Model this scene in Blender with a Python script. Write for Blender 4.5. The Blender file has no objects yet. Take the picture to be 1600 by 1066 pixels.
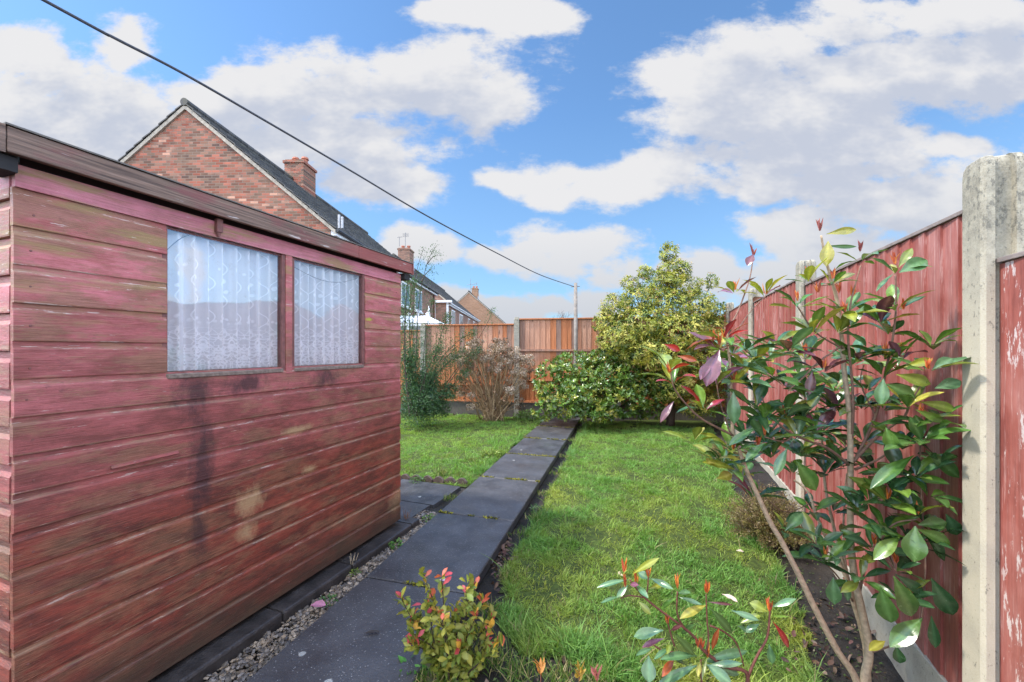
import bpy, math, random
import numpy as np
from mathutils import Vector, Matrix, noise as mnoise

random.seed(7)
rng = np.random.default_rng(11)
SC = bpy.context.scene
COL = SC.collection
R = math.radians

# ------------------------------------------------------------------ camera frame
F = 629.0            # focal length in photo pixels
HOR = 547.0          # horizon row
CAMZ = 1.25
TH = R(20.57)
CT, ST = math.cos(TH), math.sin(TH)


def cw(Xc, Zc, z=0.0):
    """lateral / forward distance from the viewpoint -> world"""
    return np.array([Xc * CT - Zc * ST, Xc * ST + Zc * CT, z])


def P(px, py, Z):
    return cw((px - 800) / F * Z, Z, CAMZ + (HOR - py) / F * Z)


def G(px, py, z=0.0):
    Z = F * (CAMZ - z) / (py - HOR)
    return cw((px - 800) / F * Z, Z, z)


# ------------------------------------------------------------------ object helpers
def tag(o, label=None, cat=None, group=None, kind=None):
    if label: o['label'] = label
    if cat: o['category'] = cat
    if group: o['group'] = group
    if kind: o['kind'] = kind
    return o


def thing(name, label, cat, loc=(0, 0, 0), group=None):
    o = bpy.data.objects.new(name, None)
    o.empty_display_size = 0.1
    COL.objects.link(o)
    o.location = [float(c) for c in loc]
    return tag(o, label, cat, group)


def wloc(o):
    v = Vector((0, 0, 0))
    while o is not None:
        v += o.location
        o = o.parent
    return v


def link_mesh(name, me, mats, parent=None, origin=None):
    o = bpy.data.objects.new(name, me)
    COL.objects.link(o)
    for m in (mats if isinstance(mats, (list, tuple)) else [mats]):
        me.materials.append(m)
    if parent is not None:
        o.parent = parent
    return o


class MB:
    """mesh builder working in world coordinates"""
    def __init__(s):
        s.v = []; s.f = []; s.mi = []; s.c = []

    def add(s, verts, faces, col=None, mi=0):
        b = len(s.v)
        s.v += [tuple(float(q) for q in p) for p in verts]
        s.f += [[b + i for i in f] for f in faces]
        s.mi += [mi] * len(faces)
        s.c += [(tuple(col) + (1,)) if col is not None else (1, 1, 1, 1)] * len(verts)
        return b

    def box(s, lo, hi, **k):
        x0, y0, z0 = lo; x1, y1, z1 = hi
        s.add([(x0, y0, z0), (x1, y0, z0), (x1, y1, z0), (x0, y1, z0), (x0, y0, z1), (x1, y0, z1), (x1, y1, z1), (x0, y1, z1)],
              [(0, 3, 2, 1), (4, 5, 6, 7), (0, 1, 5, 4), (1, 2, 6, 5), (2, 3, 7, 6), (3, 0, 4, 7)], **k)

    def hexa(s, bot, top, **k):
        """bottom 4 points, top 4 points (both counter-clockwise from above)"""
        s.add(list(bot) + list(top), [(0, 3, 2, 1), (4, 5, 6, 7), (0, 1, 5, 4), (1, 2, 6, 5), (2, 3, 7, 6), (3, 0, 4, 7)], **k)

    def obox(s, c, ax, ay, az, **k):
        """oriented box: centre, three half vectors"""
        c, ax, ay, az = map(np.array, (c, ax, ay, az))
        s.hexa([c - ax - ay - az, c + ax - ay - az, c + ax + ay - az, c - ax + ay - az],
               [c - ax - ay + az, c + ax - ay + az, c + ax + ay + az, c - ax + ay + az], **k)

    def prism(s, prof, a, b, **k):
        """profile points (3D at end a) swept by vector b"""
        n = len(prof)
        pa = [np.array(p) + np.array(a) for p in prof]
        pb = [p + np.array(b) for p in pa]
        fs = [(i, (i + 1) % n, n + (i + 1) % n, n + i) for i in range(n)]
        fs += [tuple(range(n - 1, -1, -1)), tuple(range(n, 2 * n))]
        s.add(pa + pb, fs, **k)

    def tube(s, pts, rad, sides=7, cap=True, **k):
        pts = [np.array(p, float) for p in pts]
        n = len(pts)
        if not hasattr(rad, '__len__'): rad = [rad] * n
        vs = []; fs = []
        ref = np.array([0.31, 0.77, 0.55])
        for i, p in enumerate(pts):
            d = pts[min(i + 1, n - 1)] - pts[max(i - 1, 0)]
            d = d / (np.linalg.norm(d) + 1e-9)
            a = np.cross(d, ref)
            if np.linalg.norm(a) < 0.1: a = np.cross(d, np.array([1, 0, 0]))
            a /= np.linalg.norm(a)
            b = np.cross(d, a)
            for j in range(sides):
                t = 2 * math.pi * j / sides
                vs.append(p + rad[i] * (a * math.cos(t) + b * math.sin(t)))
        for i in range(n - 1):
            for j in range(sides):
                j2 = (j + 1) % sides
                fs.append((i * sides + j, i * sides + j2, (i + 1) * sides + j2, (i + 1) * sides + j))
        if cap:
            fs.append(tuple(range(sides - 1, -1, -1)))
            fs.append(tuple((n - 1) * sides + j for j in range(sides)))
        s.add(vs, fs, **k)

    def cyl(s, c, r, h, sides=16, r2=None, **k):
        s.tube([c, (c[0], c[1], c[2] + h)], [r, r if r2 is None else r2], sides, **k)

    def build(s, name, mats, parent=None, smooth=False, bevel=0.0):
        me = bpy.data.meshes.new(name)
        o0 = wloc(parent) if parent is not None else Vector((0, 0, 0))
        me.from_pydata([(p[0] - o0.x, p[1] - o0.y, p[2] - o0.z) for p in s.v], [], s.f)
        o = link_mesh(name, me, mats, parent)
        me.polygons.foreach_set('material_index', s.mi)
        at = me.color_attributes.new('Col', 'FLOAT_COLOR', 'POINT')
        at.data.foreach_set('color', np.array(s.c, np.float32).ravel())
        if smooth:
            me.polygons.foreach_set('use_smooth', [True] * len(me.polygons))
        me.update()
        if bevel:
            m = o.modifiers.new('bevel', 'BEVEL'); m.width = bevel; m.segments = 2; m.limit_method = 'ANGLE'
        return o


def np_mesh(name, V, Q, C, mats, parent=None, smooth=True):
    """V (n,3), Q (m,k) faces, C (n,3) colours"""
    me = bpy.data.meshes.new(name)
    if parent is not None:
        V = V - np.array(wloc(parent))
    k = Q.shape[1]
    me.vertices.add(len(V)); me.vertices.foreach_set('co', V.astype(np.float32).ravel())
    me.loops.add(Q.size); me.loops.foreach_set('vertex_index', Q.astype(np.int32).ravel())
    me.polygons.add(len(Q))
    me.polygons.foreach_set('loop_start', np.arange(0, Q.size, k, dtype=np.int32))
    me.polygons.foreach_set('loop_total', np.full(len(Q), k, np.int32))
    me.update(calc_edges=True)
    me.polygons.foreach_set('use_smooth', np.full(len(Q), smooth, bool))
    at = me.color_attributes.new('Col', 'FLOAT_COLOR', 'POINT')
    at.data.foreach_set('color', np.concatenate([C, np.ones((len(C), 1))], 1).astype(np.float32).ravel())
    return link_mesh(name, me, mats, parent)


def nrmz(a):
    return a / (np.linalg.norm(a, axis=-1, keepdims=True) + 1e-9)


class Leaves:
    """collects leaves (base, direction, normal, length, width, curl, colour) and meshes them from one template"""
    def __init__(s):
        s.b = []; s.d = []; s.n = []; s.L = []; s.W = []; s.k = []; s.c = []

    def add(s, b, d, n, L, W, k, c):
        s.b.append(b); s.d.append(d); s.n.append(n); s.L.append(L); s.W.append(W); s.k.append(k); s.c.append(c)

    def extend(s, b, d, n, L, W, k, c):
        for i in range(len(b)): s.add(b[i], d[i], n[i], L[i], W[i], k[i], c[i])

    def mesh(s, name, mat, parent=None, nu=2, nv=1, shape='obovate', fold=0.25, rib=0.0, wav=0.0):
        B = np.array(s.b, float); D = nrmz(np.array(s.d, float)); Nn = np.array(s.n, float)
        L = np.array(s.L, float)[:, None]; W = np.array(s.W, float)[:, None]; K = np.array(s.k, float)[:, None]; C = np.array(s.c, float)
        S = nrmz(np.cross(D, Nn)); Nn = nrmz(np.cross(S, D))
        ts = np.linspace(0, 1, nu + 1); ss = np.linspace(-1, 1, 2 * nv + 1)
        T, Sv = np.meshgrid(ts, ss, indexing='ij'); T = T.ravel(); Sv = Sv.ravel()
        if shape == 'obovate':
            w = np.sin(np.pi * np.clip(T, 0, 1) ** 1.32) ** 0.9 * 0.97 + 0.03
            w = np.where(T <= 0, 0.06, w); w = np.where(T >= 1, 0.03, w)
        elif shape == 'lance':
            w = np.sin(np.pi * T ** 0.85) ** 0.9 + 0.02
        else:
            w = np.sin(np.pi * T ** 0.9) ** 0.6 + 0.02
        t = T[None, :]; sv = (Sv * w)[None, :]
        ph = rng.uniform(0, 6.28, (len(B), 1))
        side = W * 0.5 * sv
        h = fold * W * 0.5 * np.abs(sv) - K * L * t ** 2
        if wav: h = h + wav * W * np.abs(sv) * np.sin(t * 14 + ph + Sv[None, :])
        along = L * t * (1 - 0.25 * np.abs(K) * t)
        V = B[:, None, :] + D[:, None, :] * along[..., None] + S[:, None, :] * side[..., None] + Nn[:, None, :] * h[..., None]
        Cc = np.repeat(C[:, None, :], len(T), 1)
        if rib:
            r = (np.abs(Sv) < 0.01)[None, :, None]
            Cc = np.where(r, np.minimum(Cc * (1 + rib) + 0.03 * rib, 1), Cc)
        m = 2 * nv + 1
        q = [(i * m + j, i * m + j + 1, (i + 1) * m + j + 1, (i + 1) * m + j) for i in range(nu) for j in range(2 * nv)]
        q = np.array(q)
        Q = (q[None] + (np.arange(len(B)) * len(T))[:, None, None]).reshape(-1, 4)
        return np_mesh(name, V.reshape(-1, 3), Q, Cc.reshape(-1, 3), mat, parent)


def rvec(n):
    return nrmz(rng.normal(size=(n, 3)))


# ------------------------------------------------------------------ material helpers
class NT:
    def __init__(s, tree):
        s.t = tree

    def n(s, typ, ins=None, out=0, **props):
        nd = s.t.nodes.new('ShaderNode' + typ)
        for k, v in props.items(): setattr(nd, k, v)
        for k, v in (ins or {}).items():
            sk = nd.inputs[k]
            if hasattr(v, 'is_linked'): s.t.links.new(v, sk)
            else:
                if isinstance(v, (tuple, list)) and sk.type == 'RGBA' and len(v) == 3: v = tuple(v) + (1,)
                sk.default_value = v
        return nd.outputs[out]

    def pos(s): return s.n('NewGeometry', out='Position')
    def rnd(s): return s.n('NewGeometry', out='Random Per Island')
    def map(s, vec, scale=(1, 1, 1), loc=(0, 0, 0), rot=(0, 0, 0)):
        return s.n('Mapping', {'Vector': vec, 'Scale': scale, 'Location': loc, 'Rotation': rot})
    def noise(s, vec, scale=5.0, detail=4.0, rough=0.55, out='Fac', dist=0.0):
        return s.n('TexNoise', {'Vector': vec, 'Scale': scale, 'Detail': detail, 'Roughness': rough, 'Distortion': dist}, out=out)
    def voro(s, vec, scale=5.0, out='Distance', feature='F1', rnd=1.0):
        return s.n('TexVoronoi', {'Vector': vec, 'Scale': scale, 'Randomness': rnd}, out=out, feature=feature)
    def m(s, op, a, b=0.0, c=0.0, clamp=False):
        return s.n('Math', {0: a, 1: b, 2: c}, operation=op, use_clamp=clamp)
    def rng(s, v, a, b, c=0.0, d=1.0):
        return s.n('MapRange', {'Value': v, 1: a, 2: b, 3: c, 4: d}, clamp=True)
    def mix(s, f, a, b, blend='MIX'):
        nd = s.t.nodes.new('ShaderNodeMix'); nd.data_type = 'RGBA'; nd.blend_type = blend
        for i, v in ((0, f), (6, a), (7, b)):
            if hasattr(v, 'is_linked'): s.t.links.new(v, nd.inputs[i])
            else: nd.inputs[i].default_value = (tuple(v) + (1,)) if isinstance(v, (tuple, list)) and len(v) == 3 else v
        return nd.outputs[2]
    def ramp(s, f, stops, interp='LINEAR'):
        nd = s.t.nodes.new('ShaderNodeValToRGB'); nd.color_ramp.interpolation = interp
        el = nd.color_ramp.elements
        while len(el) < len(stops): el.new(0.5)
        for e, (p, c) in zip(el, stops):
            e.position = p; e.color = tuple(c) + (1,) if len(c) == 3 else c
        s.t.links.new(f, nd.inputs[0]); return nd.outputs[0]
    def sep(s, v):
        nd = s.t.nodes.new('ShaderNodeSeparateXYZ'); s.t.links.new(v, nd.inputs[0]); return nd.outputs
    def comb(s, x=0.0, y=0.0, z=0.0): return s.n('CombineXYZ', {0: x, 1: y, 2: z})
    def attr(s): return s.n('Attribute', out='Color', attribute_name='Col')
    def bump(s, h, strength=0.3, dist=0.01): return s.n('Bump', {'Strength': strength, 'Distance': dist, 'Height': h})


def material(name, fn):
    m = bpy.data.materials.new(name); m.use_nodes = True
    t = m.node_tree; t.nodes.clear()
    k = NT(t)
    out = t.nodes.new('ShaderNodeOutputMaterial')
    t.links.new(fn(k), out.inputs[0])
    return m


def bsdf(k, col, rough=0.6, normal=None, spec=0.5, metal=0.0, **extra):
    ins = {'Base Color': col, 'Roughness': rough, 'Specular IOR Level': spec, 'Metallic': metal}
    if normal is not None: ins['Normal'] = normal
    ins.update(extra)
    return k.n('BsdfPrincipled', ins)


def simple(name, col, rough=0.6, var=0.15, scale=12.0, bumps=0.1, metal=0.0, spec=0.5):
    def fn(k):
        p = k.pos(); n = k.noise(p, scale, 5)
        c = k.mix(k.rng(n, 0.25, 0.75), tuple(x * (1 - var) for x in col), tuple(min(1, x * (1 + var)) for x in col))
        return bsdf(k, c, rough, k.bump(k.noise(p, scale * 6, 4), bumps, 0.004), spec, metal)
    return material(name, fn)


def leaf_mat(name, rough=0.35, trans=0.3, spec=0.5, vein=True, coat=0.0):
    def fn(k):
        c = k.attr(); p = k.pos()
        n = k.noise(p, 60, 4)
        c2 = k.mix(k.rng(n, 0.3, 0.75), k.mix(1.0, c, (0.82, 0.86, 0.8), 'MULTIPLY'), k.mix(1.0, c, (1.22, 1.16, 1.1), 'MULTIPLY'))
        b = bsdf(k, c2, k.rng(n, 0.3, 0.7, rough * 0.8, rough * 1.3), k.bump(k.noise(p, 180, 2), 0.12, 0.002), spec)
        tr = k.n('BsdfTranslucent', {'Color': k.mix(1.0, c2, (1.5, 1.5, 0.7), 'MULTIPLY')})
        return k.n('MixShader', {0: trans, 1: b, 2: tr})
    return material(name, fn)


M = {}


# ---- shed timber
def shed_paint(k):
    p = k.pos(); s = k.sep(p); r = k.rnd()
    off = k.comb(k.m('MULTIPLY', r, 37.0), k.m('MULTIPLY', r, 91.0), k.m('MULTIPLY', r, 13.0))
    q = k.n('VectorMath', {0: p, 1: off}, operation='ADD')
    grain = k.noise(k.map(q, (30, 4.0, 150)), 1.0, 5, 0.7)          # wood figure showing through
    fine = k.noise(k.map(q, (60, 16, 420)), 1.0, 4, 0.75)           # brush and grain lines
    patch = k.noise(k.map(q, (3, 3.2, 10)), 1.0, 7, 0.68)
    patch2 = k.noise(k.map(q, (3, 5.5, 20), loc=(9, 3, 1)), 1.0, 8, 0.72)
    mott = k.noise(k.map(p, (3, 9, 16), loc=(5, 2, 7)), 1.0, 8, 0.75)
    broad = k.noise(k.map(p, (1, 2.2, 3)), 1.0, 3)
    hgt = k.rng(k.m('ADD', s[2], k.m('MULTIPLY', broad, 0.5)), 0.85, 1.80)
    red = k.mix(hgt, (0.25, 0.052, 0.033), (0.54, 0.17, 0.19))          # faded pinker higher up; shade on the lower wall is put into the colour
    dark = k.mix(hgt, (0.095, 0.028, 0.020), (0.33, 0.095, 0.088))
    tone = k.m('ADD', k.m('MULTIPLY', patch2, 0.6), k.m('ADD', k.m('MULTIPLY', mott, 0.35), k.m('MULTIPLY', k.m('SUBTRACT', fine, 0.5), 0.35)))
    c = k.mix(k.rng(tone, 0.40, 0.56), dark, red)
    c = k.mix(k.m('MULTIPLY', k.rng(r, 0.2, 1.0), 0.6), c, k.mix(1.0, c, (0.70, 0.62, 0.56), 'MULTIPLY'))
    olive = k.mix(k.rng(k.m('ADD', fine, k.m('MULTIPLY', mott, 0.5)), 0.5, 1.0), (0.105, 0.060, 0.030), (0.30, 0.185, 0.10))
    strk = k.noise(k.map(q, (20, 2.4, 70), loc=(1, 8, 2)), 1.0, 6, 0.75)
    ul = k.m('MULTIPLY', k.rng(s[1], 1.25, 0.9), k.rng(s[2], 1.25, 1.45))      # most worn on the boards left of the windows
    om = k.rng(k.m('ADD', k.m('ADD', patch, k.m('MULTIPLY', ul, 0.045)), k.m('MULTIPLY', k.m('SUBTRACT', fine, 0.5), 0.4)), 0.505, 0.575)
    c = k.mix(k.m('MULTIPLY', om, k.m('ADD', 0.36, k.m('MULTIPLY', hgt, 0.26))), c, olive)
    c = k.mix(k.m('MULTIPLY', k.rng(k.m('ADD', mott, k.m('MULTIPLY', k.m('SUBTRACT', fine, 0.5), 0.3)), 0.60, 0.68), 0.6), c, (0.075, 0.034, 0.026))
    c = k.mix(k.m('MULTIPLY', k.rng(grain, 0.42, 0.28), 0.35), c, (0.09, 0.032, 0.026))
    # the top board keeps a pink coat
    tp = k.m('MULTIPLY', k.rng(s[2], 1.7215, 1.7225), k.rng(strk, 0.62, 0.5))
    c = k.mix(k.m('MULTIPLY', tp, 0.75), c, k.mix(k.rng(k.m('ADD', k.m('MULTIPLY', grain, 0.5), k.m('MULTIPLY', mott, 0.5)), 0.38, 0.6), (0.40, 0.13, 0.165), (0.60, 0.22, 0.285)))
    # algae on the upper left boards
    al = k.m('MULTIPLY', k.rng(k.noise(k.map(q, (4, 3, 22), loc=(4, 4, 0)), 1.0, 5, 0.6), 0.52, 0.63), k.rng(s[2], 1.15, 1.6))
    c = k.mix(k.m('MULTIPLY', al, 0.7), c, (0.27, 0.205, 0.075))
    # flaked paint: bare pale flecks, thickest along the board edges
    ph_ = k.m('FRACT', k.m('DIVIDE', k.m('SUBTRACT', 1.722, s[2]), 0.1115))
    edge = k.m('MAXIMUM', k.m('MULTIPLY', k.rng(ph_, 0.10, 0.14), k.rng(ph_, 0.24, 0.19)), k.rng(ph_, 0.94, 0.985))
    fl = k.rng(k.m('ADD', k.noise(k.map(q, (40, 10, 130), loc=(2, 7, 5)), 1.0, 4, 0.75), k.m('MULTIPLY', edge, 0.085)), 0.665, 0.70)
    c = k.mix(k.m('MULTIPLY', fl, 0.7), c, k.mix(hgt, (0.34, 0.25, 0.20), (0.62, 0.52, 0.48)))
    gl_ = k.m('MULTIPLY', edge, k.rng(k.noise(k.map(q, (9, 2.5, 30)), 1.0, 4, 0.7), 0.46, 0.6))
    c = k.mix(k.m('MULTIPLY', gl_, 0.4), c, (0.30, 0.22, 0.13))
    # knots and nail heads
    kn = k.voro(k.map(q, (1, 2.1, 6.5)), 1.0)
    c = k.mix(k.m('MULTIPLY', k.rng(kn, 0.12, 0.06), 0.6), c, (0.10, 0.03, 0.025))

    # water stains below the windows and the bare patches (things of the paint itself)
    def blob(y, z, ry, rz, lo=0.2, hi=0.9, ns=7.0):
        d = k.m('ADD', k.m('POWER', k.m('DIVIDE', k.m('SUBTRACT', s[1], y), ry), 2.0), k.m('POWER', k.m('DIVIDE', k.m('SUBTRACT', s[2], z), rz), 2.0))
        d = k.m('ADD', k.m('SQRT', d), k.m('MULTIPLY', k.m('SUBTRACT', k.noise(k.map(p, (1, 2.2, 1.6)), ns, 8, 0.75), 0.5), 2.4))
        return k.rng(d, hi, lo)
    st = blob(1.06, 1.08, 0.11, 0.13)
    for b in (blob(1.09, 0.78, 0.06, 0.36), blob(1.73, 1.1, 0.16, 0.08), blob(1.28, 1.1, 0.13, 0.07), blob(1.08, 0.5, 0.05, 0.2)):
        st = k.m('MAXIMUM', st, b)
    c = k.mix(k.m('MULTIPLY', st, 0.8), c, (0.035, 0.018, 0.020))
    ba = blob(1.29, 0.56, 0.09, 0.08)
    for b in (blob(1.27, 0.43, 0.08, 0.055), blob(2.36, 0.2, 0.13, 0.10), blob(1.62, 0.62, 0.05, 0.03), blob(1.55, 0.84, 0.12, 0.03)):
        ba = k.m('MAXIMUM', ba, b)
    c = k.mix(k.m('MULTIPLY', ba, 0.7), c, (0.40, 0.265, 0.14))
    # damp green base
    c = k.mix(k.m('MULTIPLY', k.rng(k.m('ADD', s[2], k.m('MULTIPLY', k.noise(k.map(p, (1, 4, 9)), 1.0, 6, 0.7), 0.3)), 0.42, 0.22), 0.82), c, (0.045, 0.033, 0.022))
    c = k.mix(k.m('MULTIPLY', blob(2.08, 1.445, 0.05, 0.017, 0.4, 0.9), 0.85), c, (0.36, 0.36, 0.03))
    h = k.m('ADD', k.m('MULTIPLY', fine, 0.5), k.m('MULTIPLY', grain, 0.8))
    return bsdf(k, c, k.rng(grain, 0.3, 0.7, 0.42, 0.62), k.bump(h, 0.7, 0.004), 0.4)


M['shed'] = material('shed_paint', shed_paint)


def fascia_m(k):
    p = k.pos(); s = k.sep(p)
    grain = k.noise(k.map(p, (60, 3.0, 110)), 1.0, 6, 0.65)
    patch = k.noise(k.map(p, (6, 3.2, 14)), 1.0, 5, 0.6)
    c = k.mix(k.rng(grain, 0.35, 0.65), (0.07, 0.045, 0.035), (0.25, 0.165, 0.125))
    c = k.mix(k.m('MULTIPLY', k.rng(patch, 0.50, 0.62), 0.6), c, (0.20, 0.055, 0.06))
    c = k.mix(k.m('MULTIPLY', k.rng(k.m('ADD', s[1], k.m('MULTIPLY', patch, 0.3)), 1.9, 2.15), 0.75), c, k.mix(k.rng(grain, 0.3, 0.7), (0.22, 0.05, 0.045), (0.30, 0.085, 0.075)))
    c = k.mix(k.rng(k.noise(k.map(p, (40, 7, 60)), 1.0, 3), 0.66, 0.7), c, (0.42, 0.36, 0.34))
    return bsdf(k, c, 0.65, k.bump(grain, 0.5, 0.004), 0.35)


M['fascia'] = material('weathered_fascia', fascia_m)
M['felt'] = simple('roof_felt', (0.13, 0.12, 0.11), 0.9, 0.3, 30, 0.5)
M['window_timber'] = simple('window_timber', (0.16, 0.062, 0.055), 0.6, 0.4, 40, 0.4)
M['putty'] = simple('old_putty', (0.17, 0.125, 0.10), 0.8, 0.5, 60, 0.6)
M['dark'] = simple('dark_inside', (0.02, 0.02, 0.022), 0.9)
M['wire'] = simple('wire', (0.12, 0.13, 0.16), 0.5)


def glass_m(k):
    p = k.pos()
    n = k.bump(k.noise(k.map(p, (2, 2, 2)), 2.2, 1), 0.12, 0.06)
    fr = k.n('Fresnel', {'IOR': 1.5, 'Normal': n})
    dirt = k.noise(p, 30, 5, 0.7)
    f = k.m('MINIMUM', k.m('ADD', k.m('MULTIPLY', fr, 1.3), 0.03), 0.9)
    g = k.n('BsdfGlossy', {'Color': (0.95, 0.97, 1.0), 'Roughness': 0.03, 'Normal': n})
    tr = k.n('BsdfTransparent', {'Color': (0.985, 0.99, 0.99)})
    body = k.n('MixShader', {0: f, 1: tr, 2: g})
    df = k.n('BsdfDiffuse', {'Color': (0.5, 0.5, 0.45)})
    return k.n('MixShader', {0: k.rng(dirt, 0.55, 0.85, 0.0, 0.16), 1: body, 2: df})


M['glass'] = material('window_glass', glass_m)


def lace_m(k):
    p = k.pos(); s = k.sep(p)
    u = s[1]; v = s[2]
    # repeated floral lace: scalloped rosettes in rows at the hem, trailing vines above
    wv = k.m('MULTIPLY', k.m('SUBTRACT', k.noise(k.comb(u, v, 0.0), 22, 3), 0.5), 0.02)
    per = 0.118

    def motif(zc, off, rads):
        x = k.m('SUBTRACT', k.m('PINGPONG', k.m('ADD', u, off), per / 2), 0.0)
        y = k.m('SUBTRACT', v, zc)
        x = k.m('ADD', x, k.m('MULTIPLY', wv, 0.35)); y = k.m('ADD', y, k.m('MULTIPLY', wv, 0.35))
        r = k.m('SQRT', k.m('ADD', k.m('MULTIPLY', x, x), k.m('MULTIPLY', y, y)))
        th = k.m('ARCTAN2', y, x)
        acc = None
        for rr, amp, nf, w in rads:
            tgt = k.m('ADD', rr, k.m('MULTIPLY', amp, k.m('SINE', k.m('MULTIPLY', th, nf))))
            e = k.rng(k.m('ABSOLUTE', k.m('SUBTRACT', r, tgt)), w, w * 0.5)
            acc = e if acc is None else k.m('MAXIMUM', acc, e)
        return acc
    pat = motif(1.215, 0.0, ((0.007, 0.002, 6.0, 0.006), (0.021, 0.005, 6.0, 0.0035), (0.033, 0.004, 10.0, 0.003), (0.046, 0.005, 12.0, 0.003)))
    pat = k.m('MAXIMUM', pat, motif(1.265, per / 2, ((0.007, 0.0, 1.0, 0.006), (0.022, 0.007, 5.0, 0.0045), (0.036, 0.004, 9.0, 0.003))))
    ed_ = k.voro(k.comb(k.m('ADD', k.m('PINGPONG', u, per / 2), wv), k.m('ADD', v, wv), 0.0), 55, 'Distance', 'DISTANCE_TO_EDGE', 0.85)
    pat = k.m('MAXIMUM', pat, k.m('MULTIPLY', k.rng(ed_, 0.07, 0.03), k.m('MULTIPLY', k.rng(v, 1.36, 1.33), 0.7)))
    q = k.comb(k.m('PINGPONG', k.m('ADD', u, wv), per / 2), k.m('ADD', v, wv), 0.0)
    vine = k.rng(k.m('ABSOLUTE', k.m('SUBTRACT', k.m('PINGPONG', u, per / 2), k.m('ADD', 0.028, k.m('MULTIPLY', 0.018, k.m('SINE', k.m('MULTIPLY', v, 44.0)))))), 0.0022, 0.001)
    leaf = k.voro(k.map(q, (34, 21, 1)), 1.0, 'Distance', 'F1', 0.9)
    lf = k.m('MULTIPLY', k.rng(leaf, 0.26, 0.2), k.rng(v, 1.35, 1.38))
    pat = k.m('MAXIMUM', pat, k.m('MAXIMUM', k.m('MULTIPLY', vine, 0.8), k.m('MULTIPLY', lf, 0.7)))
    weave = k.noise(k.comb(k.m('MULTIPLY', u, 900.0), k.m('MULTIPLY', v, 900.0), 0.0), 1.0, 2)
    m0 = k.m('ADD', k.m('ADD', 0.66, k.m('MULTIPLY', weave, 0.12)), k.m('MULTIPLY', pat, 0.36), clamp=True)
    # net seen edge-on down the sides of a fold covers more of what is behind it
    cosv = k.m('ABSOLUTE', k.n('VectorMath', {0: k.n('NewGeometry', out='Normal'), 1: k.n('NewGeometry', out='Incoming')}, operation='DOT_PRODUCT', out='Value'))
    mesh = k.m('SUBTRACT', 1.0, k.m('POWER', k.m('SUBTRACT', 1.0, m0), k.m('DIVIDE', 1.0, k.m('MAXIMUM', cosv, 0.15))))
    d = k.n('BsdfDiffuse', {'Color': (0.93, 0.945, 0.97)})
    tl = k.n('BsdfTranslucent', {'Color': (0.88, 0.90, 0.95)})
    cl = k.n('MixShader', {0: 0.12, 1: d, 2: tl})
    return k.n('MixShader', {0: mesh, 1: k.n('BsdfTransparent'), 2: cl})


M['lace'] = material('lace_curtain', lace_m)
M['lining'] = simple('pale_lining', (0.48, 0.53, 0.63), 0.8, 0.12, 8)


# ---- fences
def red_fence(k):
    p = k.pos(); r = k.rnd(); s = k.sep(p)
    off = k.comb(0.0, k.m('MULTIPLY', r, 71.0), k.m('MULTIPLY', r, 33.0))
    q = k.n('VectorMath', {0: p, 1: off}, operation='ADD')
    grain = k.noise(k.map(q, (40, 70, 3)), 1.0, 6, 0.65)
    str2 = k.noise(k.map(q, (30, 130, 5), loc=(3, 1, 2)), 1.0, 4, 0.7)
    patch = k.noise(k.map(p, (2, 5, 2.2)), 1.0, 5, 0.65)
    c = k.mix(k.rng(grain, 0.3, 0.7), (0.22, 0.056, 0.045), (0.40, 0.12, 0.095))
    c = k.mix(k.m('MULTIPLY', r, 0.55), c, k.mix(1.0, c, (0.65, 0.6, 0.62), 'MULTIPLY'))
    pf = k.noise(k.map(q, (6, 9, 3.5)), 1.0, 7, 0.72)
    c = k.mix(k.m('MULTIPLY', k.rng(k.m('ADD', k.m('MULTIPLY', patch, 0.5), k.m('MULTIPLY', pf, 0.5)), 0.47, 0.62), 0.62), c, (0.46, 0.205, 0.18))
    c = k.mix(k.m('MULTIPLY', k.rng(pf, 0.44, 0.34), 0.4), c, (0.13, 0.035, 0.03))
    hi = k.rng(s[2], 0.2, 1.6, 0.05, 0.0)
    wf = k.rng(k.m('ADD', str2, k.m('MULTIPLY', k.m('SUBTRACT', patch, 0.5), 0.45)), 0.585, 0.66)
    c = k.mix(k.m('MULTIPLY', wf, 0.42), c, (0.60, 0.42, 0.39))
    near = k.rng(s[1], 1.83, 1.80)
    ff = k.m('MULTIPLY', near, k.rng(k.noise(k.map(p, (9, 26, 7)), 1.0, 5, 0.75), 0.57, 0.6))
    c = k.mix(k.m('MULTIPLY', ff, 0.8), c, (0.62, 0.56, 0.54))
    kn = k.voro(k.map(q, (1, 7, 2.2)), 1.0)
    c = k.mix(k.m('MULTIPLY', k.rng(kn, 0.09, 0.05), 0.7), c, (0.07, 0.025, 0.02))
    return bsdf(k, c, 0.5, k.bump(grain, 0.4, 0.003), 0.45)


M['redfence'] = material('red_fence_paint', red_fence)


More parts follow.
